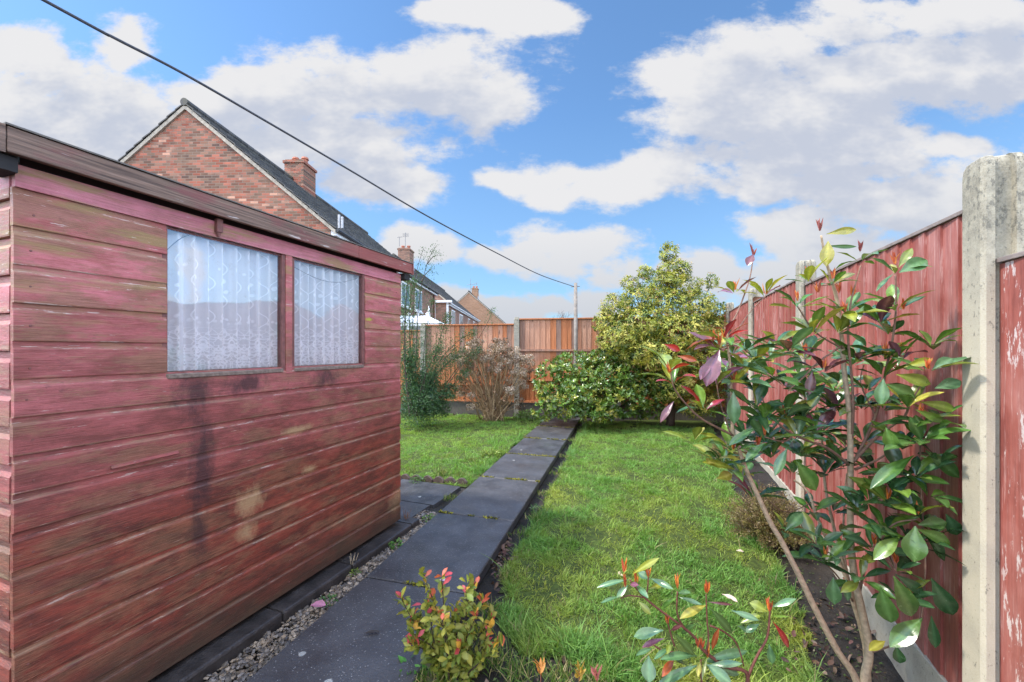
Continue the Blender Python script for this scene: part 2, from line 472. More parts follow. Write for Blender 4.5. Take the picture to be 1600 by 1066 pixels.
def orange_fence(k):
    p = k.pos(); r = k.rnd(); s = k.sep(p)
    off = k.comb(k.m('MULTIPLY', r, 71.0), k.m('MULTIPLY', r, 41.0), k.m('MULTIPLY', r, 33.0))
    q = k.n('VectorMath', {0: p, 1: off}, operation='ADD')
    grain = k.noise(k.map(q, (70, 70, 3)), 1.0, 6, 0.65)
    c = k.mix(k.rng(grain, 0.3, 0.7), (0.25, 0.078, 0.028), (0.47, 0.175, 0.07))
    pale = k.mix(k.rng(grain, 0.3, 0.7), (0.29, 0.145, 0.095), (0.48, 0.30, 0.22))
    grey = k.mix(k.rng(grain, 0.3, 0.7), (0.085, 0.055, 0.045), (0.26, 0.18, 0.145))
    up = k.rng(k.m('ADD', s[2], k.m('MULTIPLY', k.m('SUBTRACT', k.noise(k.map(q, (9, 9, 2)), 1.0, 4), 0.5), 0.9)), 0.75, 1.25)
    c = k.mix(k.m('MULTIPLY', up, k.m('MULTIPLY', 0.75, k.rng(k.m('FRACT', k.m('MULTIPLY', r, 7.31)), 0.35, 0.7))), c, pale)
    c = k.mix(k.m('MULTIPLY', up, k.m('MULTIPLY', 0.8, k.rng(k.m('FRACT', k.m('MULTIPLY', r, 13.7)), 0.68, 0.85))), c, grey)
    kn = k.voro(k.map(q, (8, 8, 2.0)), 1.0)
    c = k.mix(k.m('MULTIPLY', k.rng(kn, 0.14, 0.07), 0.8), c, (0.06, 0.025, 0.012))
    return bsdf(k, c, 0.65, k.bump(grain, 0.4, 0.003), 0.3)


M['orangefence'] = material('orange_fence_timber', orange_fence)


def concrete(k, a=(0.46, 0.41, 0.31), b=(0.35, 0.315, 0.245), dk=(0.075, 0.072, 0.06), lo=0.60, hi=0.68, dirt_z=(1.40, 1.85)):
    p = k.pos(); s = k.sep(p)
    n1 = k.noise(p, 9, 6, 0.6); n2 = k.noise(k.map(p, (1, 1, 0.5)), 62, 6, 0.72); n3 = k.noise(p, 200, 3)
    c = k.mix(k.rng(n1, 0.3, 0.7), b, a)
    top = k.rng(k.m('ADD', s[2], k.m('MULTIPLY', n1, 0.3)), dirt_z[0], dirt_z[1])
    th = k.m('SUBTRACT', k.m('ADD', lo, 0.0), k.m('MULTIPLY', top, k.m('ADD', 0.03, k.m('MULTIPLY', k.rng(n1, 0.4, 0.65), 0.07))))
    sp = k.rng(k.m('SUBTRACT', n2, th), 0.0, 0.05)
    c = k.mix(k.m('MULTIPLY', top, 0.82), c, k.mix(k.rng(k.noise(p, 24, 5, 0.7), 0.35, 0.65), (0.12, 0.11, 0.085), (0.30, 0.275, 0.21)))
    c = k.mix(k.m('MULTIPLY', sp, 0.7), c, dk)
    c = k.mix(k.m('MULTIPLY', k.rng(n3, 0.35, 0.65), 0.18), c, (0.6, 0.57, 0.5))
    h = k.m('ADD', k.m('MULTIPLY', n2, 0.7), k.m('MULTIPLY', n3, 0.4))
    return bsdf(k, c, 0.85, k.bump(h, 0.5, 0.004), 0.25)


M['post'] = material('pale_concrete', concrete)
M['greypost'] = material('grey_concrete', lambda k: concrete(k, (0.26, 0.245, 0.21), (0.16, 0.15, 0.13), dirt_z=(1.4, 1.9)))
M['board'] = material('gravel_board_concrete', lambda k: concrete(k, (0.42, 0.38, 0.30), (0.27, 0.24, 0.19), dirt_z=(3, 4), lo=0.6))
M['darkboard'] = material('damp_gravel_board', lambda k: concrete(k, (0.075, 0.06, 0.05), (0.035, 0.03, 0.026), dirt_z=(3, 4)))
M['greytimber'] = simple('grey_timber', (0.19, 0.165, 0.145), 0.8, 0.35, 14, 0.4)
M['cap'] = simple('fence_cap', (0.21, 0.17, 0.155), 0.75, 0.35, 14, 0.4)


# ---- ground
def soil_m(k):
    p = k.pos()
    n = k.noise(p, 7, 6, 0.6); v = k.voro(p, 55, 'Color'); f = k.noise(p, 60, 6, 0.7)
    c = k.mix(k.rng(n, 0.3, 0.7), (0.012, 0.010, 0.009), (0.042, 0.033, 0.026))
    c = k.mix(k.rng(f, 0.58, 0.75), c, (0.085, 0.07, 0.055))
    c = k.mix(k.m('MULTIPLY', k.rng(k.noise(p, 16, 5, 0.7), 0.60, 0.72), 0.7), c, (0.035, 0.06, 0.012))
    return bsdf(k, c, 0.75, k.bump(k.m('ADD', f, k.noise(p, 25, 4)), 1.0, 0.03), 0.4)


M['soil'] = material('dark_soil', soil_m)


def slab_m(k):
    p = k.pos(); r = k.rnd()
    n = k.noise(p, 5, 6, 0.6)
    sp = k.voro(p, 130, 'Distance'); spc = k.sep(k.voro(p, 130, 'Color'))
    c = k.mix(k.rng(n, 0.32, 0.68), (0.022, 0.0215, 0.024), (0.066, 0.066, 0.072))
    c = k.mix(k.m('MULTIPLY', r, 0.4), c, (0.062, 0.06, 0.062))
    c = k.mix(k.m('MULTIPLY', k.rng(sp, 0.36, 0.2), k.rng(spc[0], 0.78, 0.95)), c, (0.26, 0.255, 0.25))
    li = k.voro(k.map(p, (1, 1, 1), loc=(0.37, 0.61, 0)), 4.2, 'Distance')
    c = k.mix(k.m('MULTIPLY', k.rng(k.m('ADD', li, k.m('MULTIPLY', k.noise(p, 60, 3), 0.05)), 0.095, 0.075), 0.8), c, (0.33, 0.33, 0.31))
    c = k.mix(k.m('MULTIPLY', k.rng(k.noise(p, 2.6, 5, 0.65), 0.60, 0.72), 0.35), c, (0.03, 0.04, 0.016))
    rgh = k.rng(k.noise(p, 4, 5), 0.35, 0.65, 0.30, 0.58)
    return bsdf(k, c, rgh, k.bump(k.m('ADD', sp, k.noise(p, 120, 4)), 0.45, 0.003), 0.5)


M['slab'] = material('damp_concrete_slab', slab_m)
M['kerb'] = simple('damp_kerb', (0.028, 0.024, 0.023), 0.5, 0.7, 14, 1.0)
M['moss'] = simple('moss', (0.13, 0.125, 0.012), 0.9, 0.6, 60, 1.0)


def attr_mat(name, rough=0.7, bumps=0.4, scale=80, spec=0.4):
    def fn(k):
        c = k.attr(); p = k.pos(); n = k.noise(p, scale, 5)
        c = k.mix(k.rng(n, 0.3, 0.7), k.mix(1.0, c, (0.7, 0.7, 0.7), 'MULTIPLY'), k.mix(1.0, c, (1.25, 1.22, 1.2), 'MULTIPLY'))
        return bsdf(k, c, rough, k.bump(n, bumps, 0.004), spec)
    return material(name, fn)


M['pebble'] = attr_mat('pebble', 0.55)
M['bark'] = attr_mat('bark', 0.75, 0.6, 60)
M['dry'] = attr_mat('dry_plant', 0.85, 0.2)
M['leaf'] = leaf_mat('glossy_leaf', 0.22, 0.2, 0.65)
M['matt_leaf'] = leaf_mat('soft_leaf', 0.45, 0.28, 0.4)
M['grass'] = leaf_mat('grass_blade', 0.5, 0.38, 0.3)
M['dead_leaf'] = leaf_mat('dead_leaf', 0.6, 0.12, 0.4)


# ---- houses: house frame (lateral a, along b)
VPH = 25.0
_ul = math.hypot(VPH, F)
U2 = np.array([VPH / _ul, F / _ul]); V2 = np.array([U2[1], -U2[0]])
HREF = np.array([-9.31, 11.5])


def H(a, b, z):
    c = HREF + a * V2 + b * U2
    return cw(c[0], c[1], z)


_va = H(1, 0, 0) - H(0, 0, 0)
HANG = math.atan2(_va[1], _va[0])


def brick(name, side, cols, mortar=(0.22, 0.175, 0.14)):
    def fn(k):
        p = k.map(k.pos(), rot=(0, 0, -HANG))
        s = k.sep(p)
        u = s[1] if side else s[0]; v = s[2]
        bw, bh = 0.225, 0.075
        row = k.m('FLOOR', k.m('DIVIDE', v, bh))
        uu = k.m('ADD', k.m('DIVIDE', u, bw), k.m('MULTIPLY', k.m('MODULO', row, 2.0), 0.5))
        colm = k.m('FLOOR', uu)
        fu = k.m('FRACT', uu); fv = k.m('FRACT', k.m('DIVIDE', v, bh))
        wn = k.n('TexWhiteNoise', {'Vector': k.comb(colm, row, 3.0)}, out='Value', noise_dimensions='3D')
        big = k.noise(k.comb(u, v, 0.0), 0.8, 3)
        wn2 = k.m('ADD', k.m('MULTIPLY', wn, 0.92), k.m('ADD', 0.03, k.m('MULTIPLY', k.m('SUBTRACT', big, 0.5), 0.7)), clamp=True)
        c = k.ramp(wn2, [(i / (len(cols) - 1), q) for i, q in enumerate(cols)])
        n = k.noise(k.comb(u, v, 0.0), 40, 4)
        c = k.mix(k.rng(n, 0.3, 0.7), k.mix(1.0, c, (0.8, 0.8, 0.8), 'MULTIPLY'), c)
        eu = k.m('MINIMUM', fu, k.m('SUBTRACT', 1.0, fu)); ev = k.m('MINIMUM', fv, k.m('SUBTRACT', 1.0, fv))
        mo = k.m('MAXIMUM', k.rng(eu, 0.04, 0.022), k.rng(ev, 0.10, 0.06))
        c = k.mix(k.m('MULTIPLY', mo, 0.85), c, mortar)
        return bsdf(k, c, 0.85, k.bump(k.m('SUBTRACT', 1.0, mo), 0.5, 0.01), 0.25)
    return material(name, fn)


BR = [tuple(np.array(q_) * [1.18, 1.03, 0.95]) for q_ in [(0.10, 0.065, 0.055), (0.20, 0.135, 0.10), (0.13, 0.08, 0.06), (0.27, 0.085, 0.055), (0.20, 0.13, 0.095), (0.33, 0.11, 0.075), (0.24, 0.16, 0.12), (0.40, 0.15, 0.105), (0.16, 0.10, 0.08), (0.52, 0.31, 0.23)]]
BR2 = [(0.20, 0.12, 0.09), (0.27, 0.14, 0.10), (0.32, 0.17, 0.12), (0.36, 0.2, 0.15)]
BR3 = [(0.29, 0.16, 0.09), (0.36, 0.2, 0.12), (0.42, 0.24, 0.15)]
M['brick_gable'] = brick('brick_gable', 0, BR)
M['brick_side'] = brick('brick_side', 1, BR2)
M['brick_gable_pale'] = brick('brick_gable_pale', 0, BR2)
M['brick_orange'] = brick('brick_orange', 0, BR3)
M['brick_orange_side'] = brick('brick_orange_side', 1, BR3)


def tile_m(k):
    p = k.map(k.pos(), rot=(0, 0, -HANG)); s = k.sep(p)
    u = k.m('DIVIDE', s[1], 0.3); fu = k.m('FRACT', u)
    wn = k.n('TexWhiteNoise', {'Vector': k.comb(k.m('FLOOR', u), k.m('FLOOR', k.m('DIVIDE', s[2], 0.19)), 1.0)}, out='Value', noise_dimensions='3D')
    c = k.mix(wn, (0.038, 0.036, 0.036), (0.10, 0.094, 0.088))
    c = k.mix(k.rng(k.noise(p, 2, 5), 0.55, 0.75), c, (0.10, 0.095, 0.06))
    c = k.mix(k.rng(fu, 0.10, 0.0), c, (0.015, 0.015, 0.015))
    h = k.m('ABSOLUTE', k.m('SINE', k.m('MULTIPLY', u, math.pi)))
    return bsdf(k, c, 0.7, k.bump(h, 0.6, 0.03), 0.35)


M['tile'] = material('grey_roof_tile', tile_m)
M['verge'] = simple('verge_mortar', (0.36, 0.31, 0.25), 0.85, 0.3, 10, 0.5)
M['white'] = simple('white_plastic', (0.78, 0.78, 0.79), 0.4, 0.06, 6, 0.05)
M['pane'] = simple('house_window_glass', (0.05, 0.06, 0.07), 0.08, 0.2, 2, 0.02, spec=0.8)
M['gutter'] = simple('black_gutter', (0.03, 0.03, 0.035), 0.4, 0.2)
M['pot'] = simple('clay_pot', (0.36, 0.13, 0.08), 0.8, 0.25)
M['lead'] = simple('lead_flashing', (0.42, 0.42, 0.44), 0.5, 0.3, 20, 0.3)
M['metal'] = simple('aerial_metal', (0.16, 0.16, 0.17), 0.5)
M['pipe'] = simple('brown_pipe', (0.16, 0.06, 0.05), 0.5)
M['rope'] = simple('line_rope', (0.055, 0.06, 0.075), 0.7, 0.4, 150, 0.6)
M['clay'] = simple('old_clay_edging', (0.085, 0.06, 0.05), 0.85, 0.5, 30, 0.6)


# ================================================================== SETTING
PDIR = np.array([-math.sin(R(5.02)), math.cos(R(5.02)), 0]); PQ = np.array([math.cos(R(5.02)), math.sin(R(5.02)), 0])
PREF = np.array([-1.624, 2.710, 0])
PW, PL = 0.612, 0.914


def path_s(x, y):
    """across-path coordinate: 0 left edge, PW right edge"""
    return (x - PREF[0]) * PQ[0] + (y - PREF[1]) * PQ[1]


def sm(a, b, v):
    t = np.clip((v - a) / (b - a), 0, 1); return t * t * (3 - 2 * t)


def ground_z(x, y):
    base = -0.062 + 0.0 * x
    dip = -0.25 * sm(-0.5, 0.9, x) * sm(4.6, 1.7, y) * sm(2.5, 1.2, x)
    base = base + dip + 0.016 * np.sin(x * 3.1 + 1) * np.sin(y * 2.3) * sm(-1, -0.5, x)
    # soil kept lower in the trench beside the path
    s = path_s(x, y)
    tr = np.exp(-((s - PW - 0.05) / 0.06) ** 2)
    base = base - 0.035 * tr
    return base


def ground_mesh():
    xs = np.unique(np.concatenate([np.linspace(-400, -20, 12), np.linspace(-20, -4, 12), np.linspace(-4, -1.0, 40), np.linspace(-1.0, 1.4, 110), np.linspace(1.4, 20, 12), np.linspace(20, 400, 10)]))
    ys = np.unique(np.concatenate([np.linspace(-60, -2, 10), np.linspace(-2, 0.6, 20), np.linspace(0.6, 3.6, 140), np.linspace(3.6, 9, 80), np.linspace(9, 40, 14), np.linspace(40, 900, 14)]))
    X, Y = np.meshgrid(xs, ys)
    Zz = ground_z(X, Y)
    rough = np.array([mnoise.fractal(Vector((x * 6, y * 6, 0.3)), 1.0, 2.0, 5) if (-2 < x < 1.4 and 0.3 < y < 9) else 0 for x, y in zip(X.ravel(), Y.ravel())]).reshape(X.shape)
    Zz = Zz + 0.010 * rough
    V = np.stack([X, Y, Zz], -1).reshape(-1, 3)
    n, m = len(xs), len(ys)
    I = np.arange(n * m).reshape(m, n)
    Q = np.stack([I[:-1, :-1], I[:-1, 1:], I[1:, 1:], I[1:, :-1]], -1).reshape(-1, 4)
    o = np_mesh('ground', V, Q, np.ones((len(V), 3)), M['soil'])
    tag(o, kind='structure')


ground_mesh()

# path of slabs
pm = MB(); mo = MB()
for k in range(-4, 6):
    o = PREF + PDIR * (k * PL)
    j = [random.uniform(-0.004, 0.004) for _ in range(4)]
    a = o + PDIR * 0.006 + PQ * (0.004 + j[0]); b = o + PDIR * 0.006 + PQ * (PW - 0.004 + j[1])
    c = b + PDIR * (PL - 0.012); d = a + PDIR * (PL - 0.012)
    if k == 5: c = b + PDIR * 0.30; d = a + PDIR * 0.30
    zt = [0.0 + random.uniform(-0.004, 0.004) for _ in range(4)]
    e = 0.006
    bot = [p + np.array([0, 0, -0.055]) for p in (a, b, c, d)]
    mid = [p + np.array([0, 0, z - e]) for p, z in zip((a, b, c, d), zt)]
    ins = [PQ * e + PDIR * e, -PQ * e + PDIR * e, -PQ * e - PDIR * e, PQ * e - PDIR * e]
    top = [p + i_ + np.array([0, 0, z]) for p, z, i_ in zip((a, b, c, d), zt, ins)]
    pm.add(bot + mid + top, [(0, 1, 5, 4), (1, 2, 6, 5), (2, 3, 7, 6), (3, 0, 4, 7), (4, 5, 9, 8), (5, 6, 10, 9), (6, 7, 11, 10), (7, 4, 8, 11), (8, 9, 10, 11)])
# paved corner beyond the shed
for (x0, x1, y0, y1) in ((-2.42, -1.80, 2.30, 2.872), (-2.42, -1.775, 2.884, 3.36), (-3.05, -2.432, 2.30, 2.872), (-3.05, -2.432, 2.884, 3.36)):
    z = -0.028 + random.uniform(-0.003, 0.003)
    pm.box((x0, y0, z - 0.045), (x1, y1, z))
tag(pm.build('path', M['slab'], bevel=0.0), kind='structure')
# moss in the joints
lv = Leaves()
for k in range(-3, 6):
    o = PREF + PDIR * (k * PL)
    for i in range(420 if k > -2 else 300):
        u = random.random()
        if mnoise.noise(Vector((u * 5, k * 3.7, 0))) < (-0.12 if k > 0 else 0.05): continue
        p = o + PQ * (u * PW) + PDIR * random.gauss(0, 0.006) + np.array([0, 0, -0.004 + random.uniform(0, 0.006)])
        lv.add(p, rvec(1)[0] * [1, 1, 0.4] + [0, 0, 0.5], rvec(1)[0], random.uniform(0.010, 0.024), random.uniform(0.006, 0.012), 0.2,
               random.choice([(0.36, 0.33, 0.02), (0.24, 0.22, 0.02), (0.07, 0.085, 0.02), (0.05, 0.04, 0.02)]))
tag(lv.mesh('moss', M['matt_leaf']), 'yellow green moss growing in the joints of the dark slab path', 'moss', kind='stuff')

# kerb the shed stands on
kb = MB()
yy = 0.2
while yy < 2.5:
    L = random.uniform(0.44, 0.62)
    kb.box((-1.95, yy + 0.006, -0.08), (-1.668 + random.uniform(-0.006, 0.006), min(yy + L, 2.52), 0.022 + random.uniform(-0.006, 0.004)))
    yy += L
tag(kb.build('kerb', M['kerb'], bevel=0.012), kind='structure')


# gravel between kerb and path
def pebbles(name, n, region, sz, cols, label):
    base = np.array([(1, 0, 0), (-1, 0, 0), (0, 1, 0), (0, -1, 0), (0, 0, 1), (0, 0, -1), (.6, .6, .55), (-.6, .6, .55), (.6, -.6, .55), (-.6, -.6, .55)], float)
    V = []; Q = []; C = []
    fc = np.array([(0, 6, 8), (2, 7, 6), (1, 9, 7), (3, 8, 9), (6, 4, 8), (7, 4, 6), (9, 4, 7), (8, 4, 9), (0, 2, 6), (2, 1, 7), (1, 3, 9), (3, 0, 8), (0, 5, 2), (2, 5, 1), (1, 5, 3), (3, 5, 0)])
    for i in range(n):
        x, y, z = region()
        s = sz * rng.uniform(0.5, 1.3) * np.array([rng.uniform(0.7, 1.3), rng.uniform(0.7, 1.3), rng.uniform(0.45, 0.8)])
        a = rng.uniform(0, 6.28); ca, sa = math.cos(a), math.sin(a)
        v = base * s * rng.uniform(0.8, 1.2, (10, 1))
        tl = rng.normal(0, 0.25, 2)
        v = np.stack([v[:, 0] * ca - v[:, 1] * sa, v[:, 0] * sa + v[:, 1] * ca, v[:, 2] + v[:, 0] * tl[0] + v[:, 1] * tl[1]], 1) + [x, y, z]
        Q.append(fc + 10 * i); V.append(v); C.append(np.repeat([cols[rng.integers(len(cols))]], 10, 0) * rng.uniform(0.7, 1.2))
    return tag(np_mesh(name, np.concatenate(V), np.concatenate(Q), np.concatenate(C), M['pebble'], smooth=False), label, 'gravel', kind='stuff')


def gr_reg():
    y = rng.uniform(0.5, 2.75); xl = -1.668 if y < 2.5 else -1.79
    xr = PREF[0] + PQ[0] * 0 - (y - PREF[1]) * PQ[1] / PQ[0]
    t = rng.beta(1.1, 0.9)
    return (xl + (xr - xl) * t, y, -0.045 + rng.uniform(0, 0.022))


PCOL = [(0.13, 0.10, 0.075), (0.20, 0.155, 0.11), (0.09, 0.075, 0.06), (0.16, 0.14, 0.125), (0.26, 0.21, 0.16), (0.06, 0.052, 0.047)]
pebbles('gravel', 4200, gr_reg, 0.0105, PCOL, 'brown and grey gravel strip between the red shed and the dark path')

# ================================================================== SHED
SX = -1.754; SY0, SY1 = 0.580, 2.412; SZ0 = 0.043
BH = 0.1115; ZH = CAMZ + 0.472            # underside of the top board
shed = thing('garden_shed', 'pinkish red weathered timber garden shed with two lace curtained windows', 'shed', (SX - 0.75, (SY0 + SY1) / 2, SZ0))
WL = (0.972, 1.457); WR = (1.534, 2.025); WZ0, WZ1 = 1.163, 1.716
fw = MB()


def board(y0, y1, z0, z1):
    """shiplap board: flat face with a scooped top edge"""
    h = z1 - z0
    j = random.uniform(-0.0012, 0.0012)
    pr = [(0.000, z0), (0.0175 + j, z0 + 0.0005), (0.0185 + j, z0 + 0.003), (0.0182 + j, z0 + h * 0.79), (0.0170 + j, z0 + h * 0.825), (0.0142 + j, z0 + h * 0.86), (0.0128 + j, z0 + h * 0.91), (0.0126 + j, z1 + 0.004), (0.0, z1 + 0.004)]
    fw.prism([(SX - 0.0185 + a, 0, b) for a, b in pr], (0, y0, 0), (0, y1 - y0, 0))


fw.box((SX - 0.018, SY0 + 0.004, ZH + 0.001), (SX + 0.003, SY1 - 0.002, ZH + 0.066))     # top board across the windows
for k in range(15):
    z1 = ZH - BH * k - 0.0035; z0 = ZH - BH * (k + 1)
    if k == 14: z0 = SZ0
    if z1 > WZ0 + 0.02 and z0 > WZ0 - 0.075:
        for a, b in ((SY0, WL[0] - 0.006), (WR[1] + 0.020, SY1)):
            board(a + random.uniform(0, 0.003), b, z0, z1)
    else:
        board(SY0 + random.uniform(0, 0.004), SY1 - random.uniform(0, 0.004), z0, z1)
for k in range(15):                                                        # nail heads in every board
    for yn in (SY0 + 0.035, 1.495, SY1 - 0.04) if k > 4 else (SY0 + 0.035, SY1 - 0.04):
        zn = ZH - BH * (k + 0.62) + random.uniform(-0.012, 0.012); yn += random.uniform(-0.008, 0.008)
        xn = SX - 0.0005
        fw.add([(xn, yn + 0.0035 * math.cos(a), zn + 0.0035 * math.sin(a)) for a in np.linspace(0, 6.283, 7)[:-1]] + [(xn + 0.0018, yn + 0.003 * math.cos(a), zn + 0.003 * math.sin(a)) for a in np.linspace(0, 6.283, 7)[:-1]],
               [(i, (i + 1) % 6, 6 + (i + 1) % 6, 6 + i) for i in range(6)] + [tuple(range(6, 12))], mi=1)
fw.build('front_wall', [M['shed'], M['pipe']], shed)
# end wall toward the viewer, and back / far walls
ew = MB()
for k in range(-1, 15):
    z1 = ZH - BH * k - 0.003 - 0.03; z0 = ZH - BH * (k + 1) - 0.03
    if k == 14: z0 = SZ0
    ew.prism([(0, SY0 + 0.0185 - a, z0 + b * (z1 - z0)) for a, b in ((0, 0), (0.0175, 0.01), (0.0185, 0.05), (0.0175, 0.72), (0.0095, 0.84), (0.0075, 1.02), (0, 1.02))][::-1], (SX - 1.5, 0, 0), (1.478, 0, 0))
ew.add([(SX - 1.5, SY0 + 0.012, ZH + 0.08), (SX - 0.022, SY0 + 0.012, ZH + 0.08), (SX - 0.75, SY0 + 0.012, ZH + 0.25)], [(0, 1, 2)])
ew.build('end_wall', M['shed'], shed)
bw = MB()
bw.box((SX - 1.5, SY0 + 0.02, SZ0), (SX - 1.48, SY1 - 0.02, ZH + 0.07))
bw.box((SX - 1.5, SY1 - 0.02, SZ0), (SX - 0.02, SY1 - 0.001, ZH + 0.07))
bw.add([(SX - 1.5, SY1 - 0.01, ZH + 0.07), (SX - 0.022, SY1 - 0.01, ZH + 0.07), (SX - 0.75, SY1 - 0.01, ZH + 0.25)], [(0, 1, 2)])
bw.box((SX - 1.47, SY0 + 0.03, SZ0 - 0.01), (SX - 0.03, SY1 - 0.03, SZ0 + 0.012))
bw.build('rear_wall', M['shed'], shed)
# roof
rf = MB()
rs = 0.20
for sgn in (1, -1):
    xe = SX - 0.75 + sgn * 0.80
    ze = ZH + 0.135; zr = ze + 0.80 * rs
    rf.hexa([(SX - 0.75, 0.535, zr - 0.02), (xe, 0.535, ze - 0.02), (xe, 2.485, ze - 0.02), (SX - 0.75, 2.485, zr - 0.02)],
            [(SX - 0.75, 0.535, zr), (xe, 0.535, ze), (xe, 2.485, ze), (SX - 0.75, 2.485, zr)])
rf.build('roof', M['felt'], shed)
fa = MB()
fx = -1.700
zt, zb = 1.872, 1.800
fa.box((fx - 0.02, 0.552, zb), (fx, 1.93, zt)); fa.box((fx - 0.02, 1.933, zb + 0.001), (fx - 0.001, 2.475, zt + 0.001))
fa.build('fascia', M['fascia'], shed, bevel=0.003)
fl = MB()
fl.box((fx - 0.10, 0.548, zt + 0.002), (fx + 0.004, 2.482, zt + 0.007))
fl.build('felt_edge', M['felt'], shed)
bg = MB()
for yb in (0.536, 2.478):
    bg = MB(); rr_ = 0.17
    bg.hexa([(SX - 0.75, yb, zb + rr_), (fx + 0.002, yb, zb - 0.004), (fx + 0.002, yb + 0.013, zb - 0.004), (SX - 0.75, yb + 0.013, zb + rr_)],
            [(SX - 0.75, yb, zt + rr_), (fx + 0.002, yb, zt + 0.001), (fx + 0.002, yb + 0.013, zt + 0.001), (SX - 0.75, yb + 0.013, zt + rr_)])
    bg.build('bargeboard', M['fascia'], shed)
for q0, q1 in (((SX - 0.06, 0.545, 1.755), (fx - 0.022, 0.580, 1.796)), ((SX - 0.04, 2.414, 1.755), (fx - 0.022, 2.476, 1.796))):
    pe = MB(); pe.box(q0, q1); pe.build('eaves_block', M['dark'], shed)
gp = MB(); gp.box((SX - 0.03, SY0 + 0.02, ZH + 0.04), (SX - 0.0195, SY1 - 0.02, ZH + 0.13)); gp.build('eaves_gap_shade', M['dark'], shed)  # near-black strip standing in for the shade in the gap under the fascia
ho = MB()
ho.box((SX + 0.004, 1.135, 1.742), (SX + 0.022, 1.158, 1.797)); ho.tube([(SX + 0.010, 1.147, 1.742), (SX + 0.014, 1.147, 1.722)], [0.010, 0.004], 6)
ho.build('wooden_peg', M['window_timber'], shed)
# split sliver of wood on a low board
sl = MB()
sl.prism([(0, 0, 0), (0.006, 0, 0.002), (0.002, 0, 0.012)], (SX + 0.0005, 0.80, 0.845), (0.004, 0.20, 0.006))
sl.build('split_sliver', M['shed'], shed)
# windows
for (a, b) in (WL, WR):
    win = MB()
    win.box((SX - 0.035, a - 0.020, WZ0 - 0.012), (SX - 0.006, a - 0.0005, WZ1 + 0.004))
    win.box((SX - 0.035, b + 0.0005, WZ0 - 0.012), (SX - 0.002, b + 0.019, WZ1 + 0.004))
    win.box((SX - 0.034, a - 0.019, WZ1 - 0.004), (SX - 0.012, b + 0.018, WZ1 + 0.003)); win.box((SX - 0.034, a - 0.019, WZ0 - 0.011), (SX - 0.013, b + 0.018, WZ0 + 0.003))
    wo = win.build('window', M['window_timber'], shed, bevel=0.002)
    si = MB(); si.hexa([(SX - 0.034, a - 0.018, WZ0 - 0.028), (SX + 0.006, a - 0.003, WZ0 - 0.022), (SX + 0.006, b + 0.003, WZ0 - 0.022), (SX - 0.034, b + 0.018, WZ0 - 0.028)],
                       [(SX - 0.034, a - 0.018, WZ0 + 0.006), (SX + 0.005, a - 0.003, WZ0 - 0.007), (SX + 0.005, b + 0.003, WZ0 - 0.007), (SX - 0.034, b + 0.018, WZ0 + 0.006)])
    si.build('sill', M['putty'], wo, bevel=0.002)
    gl = MB(); gl.add([(SX - 0.016, a - 0.0004, WZ0), (SX - 0.016, b + 0.0004, WZ0), (SX - 0.016, b + 0.0004, WZ1), (SX - 0.016, a - 0.0004, WZ1)], [(0, 1, 2, 3)])
    gl.build('pane', M['glass'], wo)
mu = MB(); mu.box((SX - 0.03, WL[1] + 0.0205, WZ0 - 0.03), (SX + 0.002, WR[0] - 0.0205, ZH))
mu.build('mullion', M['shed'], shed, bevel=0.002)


def curtain(a, b, label):
    n = 220; nz = 10
    V = []; Q = []
    for i in range(n + 1):
        y = a - 0.03 + (b - a + 0.06) * i / n
        for j in range(nz + 1):
            z = WZ0 - 0.04 + (WZ1 - WZ0 + 0.07) * j / nz
            fold = 0.016 * math.sin(y * 112 + 0.6 * math.sin(y * 23) + 0.25 * math.sin(z * 5)) + 0.004 * math.sin(y * 210 + z)
            V.append((SX - 0.048 + fold, y, z))
    m = nz + 1
    Q = np.array([(i * m + j, (i + 1) * m + j, (i + 1) * m + j + 1, i * m + j + 1) for i in range(n) for j in range(nz)])
    o = np_mesh('net_curtain', np.array(V), Q, np.ones((len(V), 3)), M['lace'])
    tag(o, label, 'curtain', 'lace curtains in the shed windows')
    w = MB(); w.add([(SX - 0.075, a - 0.05, WZ0 - 0.06), (SX - 0.075, b + 0.05, WZ0 - 0.06), (SX - 0.075, b + 0.05, WZ1 + 0.05), (SX - 0.075, a - 0.05, WZ1 + 0.05)], [(0, 1, 2, 3)])
    w.build('lining', M['lining'], o)
    t = MB()
    if a < 1.2: t.tube([(SX - 0.03, a + 0.004 + 0.10 * q, WZ1 - 0.09 + 0.09 * math.sin(q * 1.5)) for q in np.linspace(0, 1, 8)], 0.0016, 5)
    else: t.tube([(SX - 0.03, a + 0.01 + 0.47 * q, WZ1 - 0.035 - 0.05 * math.sin(q * 2.9) + 0.03 * q * q) for q in np.linspace(0, 1, 14)], 0.0013, 5)
    t.build('curtain_wire', M['wire'], o)


curtain(*WL, 'white lace curtain in the wider shed window nearest the viewer')
curtain(*WR, 'white lace curtain in the far shed window with a sagging wire')

# ================================================================== RED FENCE (right)
FX = 1.0
rfence = thing('red_fence', 'faded red close boarded fence with pale slotted concrete posts', 'fence', (FX, 4.5, -0.1))
post_far = [1.918 + 1.93 * i for i in range(4)]
post_top = [1.25 + 0.655, 1.25 + 0.705, 1.25 + 0.76, 1.25 + 0.80]
tops = [1.25 + 0.30, 1.25 + 0.515, 1.25 + 0.590, 1.25 + 0.65, 1.25 + 0.69]


